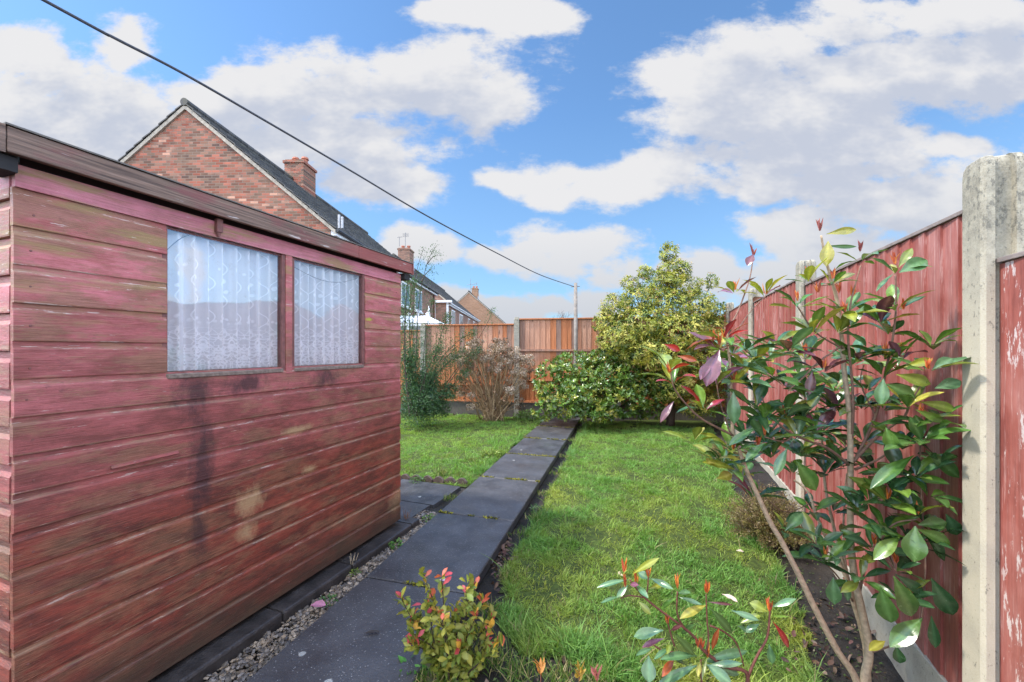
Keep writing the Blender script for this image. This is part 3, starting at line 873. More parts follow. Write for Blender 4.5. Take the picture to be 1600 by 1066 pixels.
def slotted_post(y1, top, w=0.108, x0=FX):
    """H section slotted post with chamfered, rounded top"""
    y0 = y1 - w; m = MB()
    d1, d2, d3 = 0.030, 0.082, 0.112; sl = 0.022; ch = 0.008
    prof = [(0, y0 + ch + 0.006), (0, y1 - ch), (ch, y1), (d1, y1), (d1, y1 - sl), (d2, y1 - sl), (d2, y1), (d3 - ch, y1), (d3, y1 - ch), (d3, y0 + ch), (d3 - ch, y0), (d2, y0), (d2, y0 + sl), (d1, y0 + sl), (d1, y0), (ch, y0)]
    n = len(prof)
    cy = (y0 + y1) / 2; cx = 0.056
    rings = []
    for (z, s, sx) in ((-0.5, 1, 1), (top - 0.045, 1, 1), (top - 0.022, 0.93, 0.97), (top - 0.006, 0.76, 0.90), (top, 0.55, 0.8)):
        rings.append([(x0 + cx + (a - cx) * sx, cy + (b - cy) * s, z + random.uniform(-0.001, 0.001)) for a, b in prof])
    fs = []
    for r_ in range(len(rings) - 1):
        for i in range(n):
            fs.append((r_ * n + i, r_ * n + (i + 1) % n, (r_ + 1) * n + (i + 1) % n, (r_ + 1) * n + i))
    fs = [tuple(reversed(f)) for f in fs]
    fs.append(tuple(range((len(rings) - 1) * n, len(rings) * n)))
    m.add([p for q in rings for p in q], fs)
    return m


for y1, tp in zip(post_far, post_top):
    slotted_post(y1, tp).build('post', M['post'], rfence)
pys = [(-0.2, post_far[0] - 0.108)] + [(post_far[i], post_far[i + 1] - 0.108) for i in range(3)] + [(post_far[3], 8.25)]
for i, (y0, y1) in enumerate(pys):
    tp = tops[i]; bt = tp - 1.815
    pn = MB(); y = y0 - 0.018; ov = 0.018
    k = 0
    while y < y1 + 0.015:
        w = random.uniform(0.10, 0.118)
        e = min(y + w, y1 + 0.018)
        dz = random.uniform(-0.003, 0.003)
        # feather edge: one side thick, the other thin, lapped over its neighbour
        pn.hexa([(FX + 0.040, y, bt + dz), (FX + 0.056, y, bt + dz), (FX + 0.056, e + ov * 0, bt + dz), (FX + 0.049, e + 0, bt + dz)],
                [(FX + 0.040, y, tp - 0.014), (FX + 0.056, y, tp - 0.014), (FX + 0.056, e, tp - 0.014), (FX + 0.049, e, tp - 0.014)])
        y = e - 0.0; k += 1
    po = pn.build('panel', M['redfence'], rfence)
    cp = MB(); cp.box((FX + 0.034, y0 - 0.01, tp - 0.012), (FX + 0.080, y1 + 0.01, tp + 0.004))
    cp.build('capping', M['cap'], po, bevel=0.002)
    gb = MB(); gb.box((FX + 0.036, y0 - 0.015, bt - 0.33), (FX + 0.076, y1 + 0.015, bt - 0.003))
    gb.build('gravel_board', M['board'], rfence, bevel=0.004)

# ================================================================== ORANGE BACK FENCE
BDIR_ANG = TH - R(9.4)
BD = np.array([math.cos(BDIR_ANG), math.sin(BDIR_ANG), 0]); BN = np.array([-BD[1], BD[0], 0])   # BN points away from viewer
BP0 = cw(0.10, 8.0, 0)
bfence = thing('orange_fence', 'orange brown close boarded back fence with weathered rails and grey concrete posts', 'fence', tuple(BP0))
SPB = 1.945
bt_top = {-4: 1.66, -3: 1.66, -2: 1.655, -1: 1.765, 0: 1.865, 1: 1.87}
ptop = {-3: 1.75, -2: 1.76, -1: 1.80, 0: 1.90, 1: 1.92}
for i in range(-3, 2):
    c = BP0 + BD * (SPB * i)
    m = MB(); w = 0.052; t_ = ptop[i]
    f = [c - BD * w - BN * 0.075, c + BD * w - BN * 0.075, c + BD * w + BN * 0.03, c - BD * w + BN * 0.03]
    up = lambda q, z: q * np.array([1, 1, 0]) + np.array([0, 0, z])
    m.hexa([up(q, -0.3) for q in f], [up(q, t_ - 0.05) for q in f])
    g = [c - BD * w * 0.6 - BN * 0.06, c + BD * w * 0.6 - BN * 0.06, c + BD * w * 0.6 + BN * 0.02, c - BD * w * 0.6 + BN * 0.02]
    m.add([up(q, t_ - 0.05) for q in f] + [up(q, t_) for q in g], [(4, 5, 6, 7), (0, 1, 5, 4), (1, 2, 6, 5), (2, 3, 7, 6), (3, 0, 4, 7)])
    m.build('post', M['greypost'], bfence, bevel=0.004)
for i in range(-4, 2):
    a = SPB * i + 0.053; b = SPB * (i + 1) - 0.053
    tp = bt_top[i]; bt = 0.205 if i > -2 else 0.13
    pn = MB(); y = a
    while y < b - 0.005:
        w = random.uniform(0.085, 0.115); e = min(y + w, b)
        p0 = BP0 + BD * y; p1 = BP0 + BD * e
        th0, th1 = 0.006, 0.016
        pn.hexa([up(p0 - BN * th0, bt), up(p1 - BN * th1, bt), up(p1, bt), up(p0, bt)], [up(p0 - BN * th0, tp - 0.02), up(p1 - BN * th1, tp - 0.02), up(p1, tp - 0.02), up(p0, tp - 0.02)])
        y = e
    po = pn.build('panel', M['orangefence'], bfence)
    rl = MB()
    zz = [tp - 0.62, tp - 1.20, bt + 0.03] if i > -2 else [tp - 0.55, tp - 1.1]
    for z in zz:
        p0 = BP0 + BD * a; p1 = BP0 + BD * b
        rl.hexa([up(p0 - BN * 0.055, z - 0.02), up(p1 - BN * 0.055, z - 0.02), up(p1 - BN * 0.017, z - 0.02), up(p0 - BN * 0.017, z - 0.02)],
                [up(p0 - BN * 0.050, z + 0.018), up(p1 - BN * 0.050, z + 0.018), up(p1 - BN * 0.017, z + 0.018), up(p0 - BN * 0.017, z + 0.018)])
    rl.build('rail', M['orangefence'], bfence)
    cp = MB()
    p0 = BP0 + BD * a; p1 = BP0 + BD * b
    cp.hexa([up(p0 - BN * 0.05, tp - 0.018), up(p1 - BN * 0.05, tp - 0.018), up(p1 + BN * 0.02, tp - 0.018), up(p0 + BN * 0.02, tp - 0.018)],
            [up(p0 - BN * 0.05, tp + 0.008), up(p1 - BN * 0.05, tp + 0.008), up(p1 + BN * 0.02, tp + 0.008), up(p0 + BN * 0.02, tp + 0.008)])
    cp.build('capping', M['orangefence'], po, bevel=0.003)
    gb = MB()
    gb.hexa([up(p0 - BN * 0.03, -0.3), up(p1 - BN * 0.03, -0.3), up(p1 + BN * 0.01, -0.3), up(p0 + BN * 0.01, -0.3)],
            [up(p0 - BN * 0.03, bt - 0.004), up(p1 - BN * 0.03, bt - 0.004), up(p1 + BN * 0.01, bt - 0.004), up(p0 + BN * 0.01, bt - 0.004)])
    gb.build('gravel_board', M['darkboard'], bfence)

# ================================================================== LINE POST AND CABLE
lp = thing('line_post', 'slim grey wooden washing line post before the orange fence', 'post', tuple(cw(1.180, 7.5, -0.06)))
m = MB(); b = cw(1.18, 7.5)
m.tube([up(b, -0.1), up(b + 0.01 * BD, 1.2), up(b + 0.004 * BD, 2.50)], [0.043, 0.037, 0.031], 10)
m.build('pole', M['greytimber'], lp, smooth=True)
m = MB(); m.tube([up(b - BD * 0.08, 2.43), up(b + BD * 0.085, 2.435)], 0.009, 6)
m.build('cross_pin', M['metal'], lp)
cab = [(-3.6, -1.9, 1.37), (-2.36, 0.23, 1.34), (-1.745, 1.5, 1.304)]
pts = [cw(-3.6, -2.3, CAMZ + 1.42), cw(-2.42, 0.1, CAMZ + 1.345)]
for px, py, Z in ((68, 0, 1.5), (180, 60, 1.68), (287.5, 115.6, 1.90), (420, 192, 2.28), (550, 268, 2.80), (670, 339, 3.6), (781, 398, 4.81), (845, 430, 6.0), (897, 448, 7.46)):
    pts.append(P(px, py, Z))
# smooth the polyline
sm_pts = []
for i in range(len(pts) - 1):
    p0 = pts[max(i - 1, 0)]; p1 = pts[i]; p2 = pts[i + 1]; p3 = pts[min(i + 2, len(pts) - 1)]
    for t in np.linspace(0, 1, 9)[:-1]:
        sm_pts.append(0.5 * (2 * p1 + (p2 - p0) * t + (2 * p0 - 5 * p1 + 4 * p2 - p3) * t * t + (3 * p1 - p0 - 3 * p2 + p3) * t ** 3))
sm_pts.append(pts[-1])
m = MB(); m.tube(sm_pts, 0.0062, 7)
tag(m.build('washing_line', M['rope'], smooth=True), 'dark slack washing line running from overhead down to the wooden post', 'line')


# ================================================================== HOUSES
def hquad(m, pts, **k): m.add(pts, [tuple(range(len(pts)))], **k)


def hbox(m, a0, a1, b0, b1, z0, z1, off=(0, 0), **k):
    m.hexa([H(a0, b0, z0), H(a1, b0, z0), H(a1, b1, z0), H(a0, b1, z0)], [H(a0, b0, z1), H(a1, b0, z1), H(a1, b1, z1), H(a0, b1, z1)], **k)


def roof_side(m, ac, ae, b0, b1, zr, ze, course=0.30):
    L = math.hypot(ae - ac, zr - ze); n = int(L / course)
    for i in range(n):
        t0 = i / n; t1 = (i + 1.12) / n
        A0 = ac + (ae - ac) * t0; A1 = ac + (ae - ac) * t1
        Z0 = zr + (ze - zr) * t0; Z1 = zr + (ze - zr) * t1
        jb = random.uniform(0, 0.02)
        m.hexa([H(A0, b0 - jb, Z0 - 0.03), H(A1, b0 - jb, Z1 + 0.005), H(A1, b1, Z1 + 0.005), H(A0, b1, Z0 - 0.03)] if ae > ac else
               [H(A1, b0 - jb, Z1 + 0.005), H(A0, b0 - jb, Z0 - 0.03), H(A0, b1, Z0 - 0.03), H(A1, b1, Z1 + 0.005)],
               [H(A0, b0 - jb, Z0 + 0.005), H(A1, b0 - jb, Z1 + 0.045), H(A1, b1, Z1 + 0.045), H(A0, b1, Z0 + 0.005)] if ae > ac else
               [H(A1, b0 - jb, Z1 + 0.045), H(A0, b0 - jb, Z0 + 0.005), H(A0, b1, Z0 + 0.005), H(A1, b1, Z1 + 0.045)])


def house(name, label, ac, hw, b0, b1, ze, zr, gm, smat, wins, chims=(), gutter=True):
    t = thing(name, label, 'house', tuple(H(ac, (b0 + b1) / 2, -0.05)))
    for bb in (b0, b1):
        w = MB()
        pts = [H(ac - hw, bb, -0.1), H(ac + hw, bb, -0.1), H(ac + hw, bb, ze), H(ac, bb, zr - 0.04), H(ac - hw, bb, ze)]
        hquad(w, pts if bb == b0 else pts[::-1])
        w.build('gable_wall', M[gm], t)
    w = MB()
    hquad(w, [H(ac + hw, b0, -0.1), H(ac + hw, b1, -0.1), H(ac + hw, b1, ze), H(ac + hw, b0, ze)])
    w.build('side_wall', M[smat], t); w = MB()
    hquad(w, [H(ac - hw, b1, -0.1), H(ac - hw, b0, -0.1), H(ac - hw, b0, ze), H(ac - hw, b1, ze)])
    w.build('side_wall', M[smat], t)
    r = MB()
    sl = (zr - ze) / hw
    ex = 0.16
    for sg in (1, -1):
        roof_side(r, ac, ac + sg * (hw + ex), b0 - 0.06, b1 + 0.06, zr + 0.04, ze - ex * sl + 0.04)
    r.tube([H(ac, b0 - 0.08, zr + 0.06), H(ac, b1 + 0.08, zr + 0.06)], 0.11, 10)
    ro = r.build('roof', M['tile'], t)
    v = MB()
    for sg in (1, -1):
        q = [(ac, zr + 0.0), (ac + sg * (hw + ex), ze - ex * sl), (ac + sg * (hw + ex), ze - ex * sl - 0.11), (ac, zr - 0.13)]
        f = [H(a_, b0 - 0.05, z_) for a_, z_ in q]; bk = [H(a_, b0 + 0.01, z_) for a_, z_ in q]
        v.add(f + bk, [(0, 1, 2, 3), (4, 7, 6, 5), (0, 4, 5, 1), (1, 5, 6, 2), (2, 6, 7, 3), (3, 7, 4, 0)])
    v.build('verge', M['verge'], t)
    if gutter:
        fb = MB(); hbox(fb, ac + hw, ac + hw + 0.15, b0 + 0.02, b1 - 0.02, ze - 0.28, ze - 0.10)
        fb.build('fascia', M['white'], t)
        g = MB(); g.tube([H(ac + hw + 0.20, b0 - 0.02, ze - 0.14), H(ac + hw + 0.20, b1 + 0.02, ze - 0.14)], 0.055, 8)
        g.build('gutter', M['gutter'] if name.startswith('brick') and b0 < 1 else M['white'], t)
    for (wb0, wb1, z0, z1) in wins:
        f = MB(); x = ac + hw
        hbox(f, x - 0.02, x + 0.03, wb0, wb1, z0, z1)
        fo = f.build('window', M['white'], t)
        n = max(2, int((wb1 - wb0) / 0.55)); pw = (wb1 - wb0 - 0.06) / n
        pn = MB()
        for i in range(n):
            hbox(pn, x + 0.02, x + 0.033, wb0 + 0.06 + i * pw, wb0 + (i + 1) * pw, z0 + 0.08, z1 - 0.08)
        pn.build('pane', M['pane'], fo)
        s = MB(); hbox(s, x, x + 0.09, wb0 - 0.05, wb1 + 0.05, z0 - 0.08, z0 - 0.005)
        s.build('sill', M['white'], fo)
    for (a0, a1, cb0, cb1, z0, z1, npots) in chims:
        c = MB(); hbox(c, a0, a1, cb0, cb1, z0, z1 - 0.16)
        co = c.build('chimney', M[gm], ro)
        c = MB(); hbox(c, a0 - 0.05, a1 + 0.05, cb0 - 0.05, cb1 + 0.05, z1 - 0.16, z1 - 0.06); hbox(c, a0 + 0.02, a1 - 0.02, cb0 + 0.02, cb1 - 0.02, z1 - 0.06, z1)
        c.build('chimney_cap', M[gm], ro)
        for i in range(npots):
            p = MB()
            h_ = H(a0 + (a1 - a0) * (i + 0.5) / npots, (cb0 + cb1) / 2, z1 - 0.02)
            p.tube([h_, h_ + [0, 0, 0.22]], [0.12, 0.10], 10); p.tube([h_ + [0, 0, 0.21], h_ + [0, 0, 0.29]], [0.15, 0.13], 10)
            p.build('chimney_pot', M['pot'], ro)
        fl = MB(); fl.hexa([H(a1 + 0.002, cb0 - 0.05, z0 + 0.02), H(a1 + 0.06, cb0 - 0.05, z0 - 0.03), H(a1 + 0.06, cb1 + 0.05, z0 - 0.03), H(a1 + 0.002, cb1 + 0.05, z0 + 0.02)],
                           [H(a1 + 0.002, cb0 - 0.05, z0 + 0.42), H(a1 + 0.02, cb0 - 0.05, z0 + 0.38), H(a1 + 0.02, cb1 + 0.05, z0 + 0.38), H(a1 + 0.002, cb1 + 0.05, z0 + 0.42)])
        fl.build('flashing', M['lead'], ro)
    return t, ro


h1, r1 = house('brick_house', 'red brick house with bare gable, grey tiled roof and square chimney behind shed', 0, 4.2, 0, 12.8, 4.76, 8.24, 'brick_gable', 'brick_side',
               [(6.3, 7.5, 3.2, 4.3), (8.45, 9.7, 3.2, 4.3), (2.5, 3.7, 3.2, 4.3)], [(-0.28, 0.52, 5.1, 6.05, 7.3, 9.12, 2)])
dp = MB(); dp.tube([H(4.26, 12.3, 0), H(4.26, 12.3, 4.5)], 0.05, 8); dp.build('downpipe', M['pipe'], h1)
for a_, z_ in ((4.44, 5.06), (4.53, 5.0)):
    br = MB(); br.tube([H(a_, 0.02, 4.68), H(a_, 0.02, z_)], 0.033, 6); br.build('vent_pipe', M['lead'], h1)
h2, r2 = house('brick_house', 'brick house with white gutters and windows just past the first gable house', 0, 4.0, 17.8, 35.4, 4.74, 8.1, 'brick_gable_pale', 'brick_side',
               [(19.0, 20.4, 3.0, 4.3), (22.5, 24.2, 3.0, 4.3), (27.3, 28.6, 3.0, 4.3), (31, 32.3, 3.0, 4.3)], [(-0.15, 0.75, 19.2, 20.3, 7.4, 9.05, 2)])
for a_ in (3.0, 3.95):
    wp = MB(); hbox(wp, a_ - 0.07, a_ + 0.07, 17.68, 17.80 - 0.002, 0, 4.66); wp.build('white_corner_post', M['white'], h2)
wp = MB(); hbox(wp, 2.8, 4.3, 17.5, 17.72, 4.66, 4.82); wp.build('white_roof_edge', M['white'], h2)
ar = MB()
b_ = H(0.3, 19.6, 9.2)
ar.tube([b_, b_ + [0, 0, 1.1]], 0.022, 5)
for i in range(5): ar.tube([b_ + [-0.25, 0, 1.05 - i * 0.06], b_ + [0.25, 0.1, 1.05 - i * 0.06]], 0.012, 4)
b2 = H(-0.1, 19.4, 9.2); ar.tube([b2, b2 + [0, 0, 0.75]], 0.022, 5); ar.tube([b2 + [-0.2, 0, 0.7], b2 + [0.25, 0, 0.7]], 0.02, 4)
ar.build('aerial', M['metal'], h2)
h3, r3 = house('brick_house', 'orange brick gable end house farthest along the row above the fence', 2.3, 4.6, 39.5, 52, 4.6, 8.6, 'brick_orange', 'brick_orange_side', [], [(-0.1 + 2.4, 0.7 + 2.4, 42, 43, 8.0, 9.5, 2)])
ar = MB(); b_ = H(2.4, 40.2, 8.5); ar.tube([b_, b_ + [0, 0, 1.9]], 0.025, 5); ar.tube([b_ + [-0.5, 0, 1.1], b_ + [0.9, 0, 1.2]], 0.03, 4); ar.tube([b_ + [0.9, 0, 1.0], b_ + [0.9, 0, 1.4]], 0.03, 4)
ar.build('aerial', M['metal'], h3)

# conservatory with crested ridge, just showing over the fence
cons = thing('conservatory', 'white conservatory roof with ridge finials showing over the back fence', 'conservatory', tuple(cw(-2.95, 13.2, -0.05)))
c0 = cw(-2.95, 13.2)
ex = np.array([CT, ST, 0]); ey = np.array([-ST, CT, 0])


def CQ(a, b, z): return c0 + ex * a + ey * b + np.array([0, 0, z])


m = MB()
for a in (-0.9, -0.3, 0.3, 0.6):
    m.hexa([CQ(a - 0.04, -0.6, 0), CQ(a + 0.04, -0.6, 0), CQ(a + 0.04, -0.52, 0), CQ(a - 0.04, -0.52, 0)], [CQ(a - 0.04, -0.6, 2.05), CQ(a + 0.04, -0.6, 2.05), CQ(a + 0.04, -0.52, 2.05), CQ(a - 0.04, -0.52, 2.05)])
m.hexa([CQ(-0.95, -0.62, 2.0), CQ(0.66, -0.62, 2.0), CQ(0.66, 1.2, 2.0), CQ(-0.95, 1.2, 2.0)], [CQ(-0.95, -0.62, 2.1), CQ(0.66, -0.62, 2.1), CQ(0.66, 1.2, 2.1), CQ(-0.95, 1.2, 2.1)])
m.build('frame', M['white'], cons)
m = MB(); m.hexa([CQ(-1.0, -0.66, 2.10), CQ(0.72, -0.66, 2.10), CQ(0.72, 1.2, 2.10), CQ(-1.0, 1.2, 2.10)], [CQ(-0.9, 0.1, 2.38), CQ(0.16, 0.1, 2.38), CQ(0.16, 0.5, 2.38), CQ(-0.9, 0.5, 2.38)])
m.build('roof', M['white'], cons)
m = MB()
for a in (-0.5, -0.2, 0.1):
    m = MB(); m.tube([CQ(a, 0.3, 2.36), CQ(a, 0.3, 2.52)], [0.035, 0.015], 6); m.tube([CQ(a - 0.05, 0.3, 2.46), CQ(a + 0.05, 0.3, 2.46)], 0.018, 5); m.build('finial', M['white'], cons)
m = MB()
m.tube([CQ(0.16, 0.3, 2.36), CQ(0.16, 0.3, 2.6), CQ(0.16, 0.3, 2.74)], [0.05, 0.03, 0.006], 6)
m.build('finial', M['white'], cons)
for a0, a1 in ((-0.86, -0.34), (-0.26, 0.26), (0.34, 0.56)):
    m = MB(); m.hexa([CQ(a0, -0.57, 0.9), CQ(a1, -0.57, 0.9), CQ(a1, -0.55, 0.9), CQ(a0, -0.55, 0.9)], [CQ(a0, -0.57, 2.0), CQ(a1, -0.57, 2.0), CQ(a1, -0.55, 2.0), CQ(a0, -0.55, 2.0)])
    m.build('pane', M['pane'], cons)


# ================================================================== GRASS
def inpoly(x, y, poly):
    ins = np.zeros(len(x), bool); n = len(poly); j = n - 1
    for i in range(n):
        xi, yi = poly[i]; xj, yj = poly[j]
        c = ((yi > y) != (yj > y)) & (x < (xj - xi) * (y - yi) / (yj - yi + 1e-12) + xi)
        ins ^= c; j = i
    return ins


def fbm(x, y, sc, seed=0.0, octv=4):
    return np.array([mnoise.fractal(Vector((a * sc + seed, b * sc - seed, seed)), 1.0, 2.0, octv) for a, b in zip(x, y)])


def pe_(y, s):  # point at across-path s for a given y
    k = (y - PREF[1] - s * PQ[1]) / PDIR[1]
    q = PREF + PQ * s + PDIR * k
    return (q[0], q[1])


right_edge = [G(px, py, z)[:2] for px, py, z in ((1110, 652, -0.07), (1113, 690, -0.08), (1128, 725, -0.1), (1148, 785, -0.12), (1175, 832, -0.14), (1210, 868, -0.16), (1232, 905, -0.18), (1250, 960, -0.2), (1290, 1060, -0.22), (1310, 1120, -0.22))]
lawn_poly = [pe_(7.15, PW + 0.07), pe_(5.0, PW + 0.09), pe_(3.4, PW + 0.11), pe_(2.4, PW + 0.10), pe_(1.9, PW + 0.16)] + [tuple(G(px, py, -0.12)[:2]) for px, py in ((770, 985), (790, 1020), (830, 1050), (900, 1064), (960, 1072), (1000, 1110))] + [tuple(q) for q in right_edge[::-1]]
left_poly = [pe_(3.44, -0.05), pe_(4.2, -0.06), pe_(5.5, -0.05), pe_(7.2, -0.07), (-3.2, 7.3), (-6, 7.0), (-6, 3.42)]


def make_grass(name, poly, regions, label):
    B = []; 
    for (x0, x1, y0, y1, dens) in regions:
        n = int((x1 - x0) * (y1 - y0) * dens)
        x = rng.uniform(x0, x1, n); y = rng.uniform(y0, y1, n)
        wob = 0.03
        k = inpoly(x + wob * np.sin(y * 23 + 3 * np.sin(y * 7)), y + wob * np.sin(x * 19), poly)
        B.append(np.stack([x[k], y[k]], 1))
    B = np.concatenate(B); n = len(B)
    x, y = B[:, 0], B[:, 1]
    # only keep what lies in a generous view wedge
    Zc = y * CT - x * ST; Xc = x * CT + y * ST
    k = (np.abs(Xc) < 1.5 * Zc + 0.4) & (Zc > 0.9)
    x, y = x[k], y[k]; n = len(x); Zc = Zc[k]
    z = ground_z(x, y) - 0.004
    p1 = fbm(x, y, 1.7, 3.1); p2 = fbm(x, y, 5.5, 8.0); p3 = fbm(x, y, 14, 1.0, 2)
    tuft = np.clip(0.5 + p2 * 0.9 + p3 * 0.5, 0, 1.4)
    mossy = np.clip(0.5 + p1 * 1.3 - 0.35 * tuft + 0.12, 0, 1)
    yw = sm(5.5, 2.5, y)
    if 'left' in label: yw = yw * 0 + 0.1
    mossy = mossy * (0.25 + 0.75 * yw)
    h = (0.014 + 0.027 * tuft) * rng.uniform(0.6, 1.5, n) * (1 - 0.45 * mossy)
    long = rng.random(n) < 0.03
    h = np.where(long, h * 1.7 + 0.02, h)
    # longer fringe by the lawn's edges
    s = path_s(x, y)
    edge = np.exp(-((s - PW - 0.10) / 0.09) ** 2) + np.exp(-((s + 0.06) / 0.09) ** 2)
    for q0, q1 in zip(right_edge[:-1], right_edge[1:]):
        d = np.array(q1) - np.array(q0); L = np.linalg.norm(d); d = d / L
        t = np.clip((x - q0[0]) * d[0] + (y - q0[1]) * d[1], 0, L)
        dist = np.hypot(x - q0[0] - d[0] * t, y - q0[1] - d[1] * t)
        edge = np.maximum(edge, np.exp(-(dist / 0.09) ** 2))
    front = np.exp(-((Zc - 1.72) / 0.12) ** 2)
    h = h * (1 + 0.9 * np.clip(edge + front, 0, 1.2) * rng.uniform(0.2, 1.2, n))
    w = rng.uniform(0.0010, 0.0023, n) * (1 + 0.15 * Zc)
    # lean with a slowly turning local direction
    ang = 5.0 * fbm(x, y, 2.6, 5.5, 3) + rng.normal(0, 1.6, n)
    lean = rng.uniform(0.2, 1.1, n)
    dx, dy = np.cos(ang), np.sin(ang)
    sa = rng.uniform(0, 6.28, n); sx, sy = np.cos(sa), np.sin(sa)
    tt = np.array([0, 0.4, 0.75, 1.0]); ww = np.array([0.8, 1.0, 0.7, 0.06])
    V = np.zeros((n, 8, 3))
    for i in range(4):
        t = tt[i]
        bx = x + dx * lean * h * t * t; by = y + dy * lean * h * t * t; bz = z + h * t * (1 - 0.32 * lean * t)
        for j, sg in enumerate((-1, 1)):
            V[:, 2 * i + j, 0] = bx + sg * sx * w * ww[i]; V[:, 2 * i + j, 1] = by + sg * sy * w * ww[i]; V[:, 2 * i + j, 2] = bz
    q = np.array([(0, 1, 3, 2), (2, 3, 5, 4), (4, 5, 7, 6)])
    Q = (q[None] + (np.arange(n) * 8)[:, None, None]).reshape(-1, 4)
    g0 = np.array([0.10, 0.235, 0.035]); g1 = np.array([0.21, 0.40, 0.075]); ym = np.array([0.38, 0.40, 0.05]); bl = np.array([0.07, 0.19, 0.06]); dry = np.array([0.32, 0.27, 0.14])
    r = rng.random((n, 1))
    C = g0 * (1 - r) + g1 * r
    lush = np.clip(edge + 0.5 * front, 0, 1)[:, None]
    C = C * (1 - 0.35 * lush) + bl * 0.35 * lush
    mm = np.clip(mossy, 0, 1)[:, None] * 0.85
    C = C * (1 - mm) + ym * mm
    C = (C * 0.88 + 0.12 * C.mean(1, keepdims=True)) * 1.0 * rng.uniform(0.72, 1.28, (n, 1))
    dd = (rng.random(n) < 0.05)[:, None]
    C = np.where(dd, dry * rng.uniform(0.5, 1, (n, 1)), C)
    C = np.repeat(C[:, None, :], 8, 1)
    o = np_mesh(name, V.reshape(-1, 3), Q, C.reshape(-1, 3), M['grass'])
    tag(o, label, 'grass', kind='stuff')


make_grass('grass', lawn_poly, [(-1.3, 1.1, 1.0, 2.6, 58000), (-1.4, 1.2, 2.6, 4.2, 32000), (-2.2, 1.2, 4.2, 7.4, 16000)], 'mossy green lawn between the dark path and the red fence')
make_grass('grass', left_poly, [(-3.6, -1.6, 3.3, 5.2, 14000), (-4.6, -1.6, 5.2, 7.4, 9000)], 'bright green lawn on the left side between path and shed')
# turf under the blades
for nm, poly in (('turf', lawn_poly), ('turf', left_poly)):
    pts = np.array(poly)
    x0, y0 = pts.min(0); x1, y1 = pts.max(0)
    xs = np.arange(max(x0, -5), x1, 0.05); ys = np.arange(y0, y1, 0.05)
    X, Y = np.meshgrid(xs, ys)
    ins = inpoly((X + 0.025).ravel(), (Y + 0.025).ravel(), poly).reshape(X.shape)[:-1, :-1]
    V = np.stack([X, Y, ground_z(X, Y) + 0.010], -1).reshape(-1, 3)
    I = np.arange(X.size).reshape(X.shape)
    Q = np.stack([I[:-1, :-1], I[:-1, 1:], I[1:, 1:], I[1:, :-1]], -1)[ins]

    def turf_m(k):
        p = k.pos(); n = k.noise(p, 30, 5)
        c = k.mix(k.rng(n, 0.3, 0.7), (0.025, 0.035, 0.010), (0.07, 0.10, 0.018))
        return bsdf(k, c, 0.9, k.bump(n, 0.8, 0.01), 0.2)
    if 'turf' not in M: M['turf'] = material('turf', turf_m)
    tag(np_mesh('turf', V, Q, np.ones((len(V), 3)), M['turf']), kind='structure')

# scalloped edging along the left lawn
ed = MB()
x = -2.95
while x < -1.86:
    y = 3.40 + 0.15 * (x + 2.4) ; n = 9
    pr = [(x + 0.115 * i / n, y, -0.03 + 0.035 * math.sin(math.pi * i / n) + random.uniform(0, 0.004)) for i in range(n + 1)]
    pr = [(x, y, -0.12)] + pr + [(x + 0.115, y, -0.12)]
    ed.prism(pr[::-1], (0, 0, 0), (0, 0.03, 0))
    x += 0.118
tag(ed.build('lawn_edging', M['clay'], bevel=0.003), 'low scalloped clay edging along the front of the left lawn', 'edging')


# ================================================================== PLANTS
def smooth_path(pts, n=5):
    pts = [np.array(p, float) for p in pts]
    out = []
    for i in range(len(pts) - 1):
        p0 = pts[max(i - 1, 0)]; p1 = pts[i]; p2 = pts[i + 1]; p3 = pts[min(i + 2, len(pts) - 1)]
        for t in np.linspace(0, 1, n + 1)[:-1]:
            out.append(0.5 * (2 * p1 + (p2 - p0) * t + (2 * p0 - 5 * p1 + 4 * p2 - p3) * t * t + (3 * p1 - p0 - 3 * p2 + p3) * t ** 3))
    out.append(pts[-1]); return out


def stem(m, pts, r0, r1, col, sides=7, n=5):
    q = smooth_path(pts, n); k = len(q)
    m.tube(q, [r0 + (r1 - r0) * i / (k - 1) * 1.0 for i in range(k)], sides, col=col)
    return q


GREEN = [(0.055, 0.13, 0.022), (0.075, 0.16, 0.025), (0.045, 0.10, 0.024), (0.11, 0.19, 0.03), (0.06, 0.125, 0.03), (0.14, 0.17, 0.03)]
YG = [(0.20, 0.22, 0.025), (0.15, 0.19, 0.03), (0.26, 0.24, 0.04)]
RED = [(0.30, 0.025, 0.02), (0.26, 0.06, 0.02), (0.22, 0.02, 0.035)]
PUR = [(0.11, 0.035, 0.055), (0.16, 0.06, 0.10), (0.09, 0.03, 0.035)]
ORG = [(0.50, 0.14, 0.03), (0.60, 0.22, 0.05), (0.48, 0.10, 0.04), (0.38, 0.08, 0.045)]
KIND = dict(g=GREEN, y=YG, r=RED, p=PUR, o=ORG, t=[(0.07, 0.15, 0.06), (0.08, 0.16, 0.075)], d=[(0.025, 0.07, 0.025), (0.03, 0.08, 0.03)])


def jit(c, a=0.15): return np.array(c) * random.uniform(1 - a, 1 + a)


CAMP = np.array([0, 0, CAMZ])


def shoot(lv, p, s=0.035, n=6, cols=ORG, axis=(0, 0, 1)):
    ax = np.array(axis, float)
    for i in range(n):
        d = ax + rvec(1)[0] * random.uniform(0.12, 0.32)
        lv.add(p + rvec(1)[0] * 0.003 - ax * 0.006, d, rvec(1)[0], s * random.uniform(0.6, 1.3), s * random.uniform(0.14, 0.22), random.uniform(-0.25, 0.2), jit(random.choice(cols)))


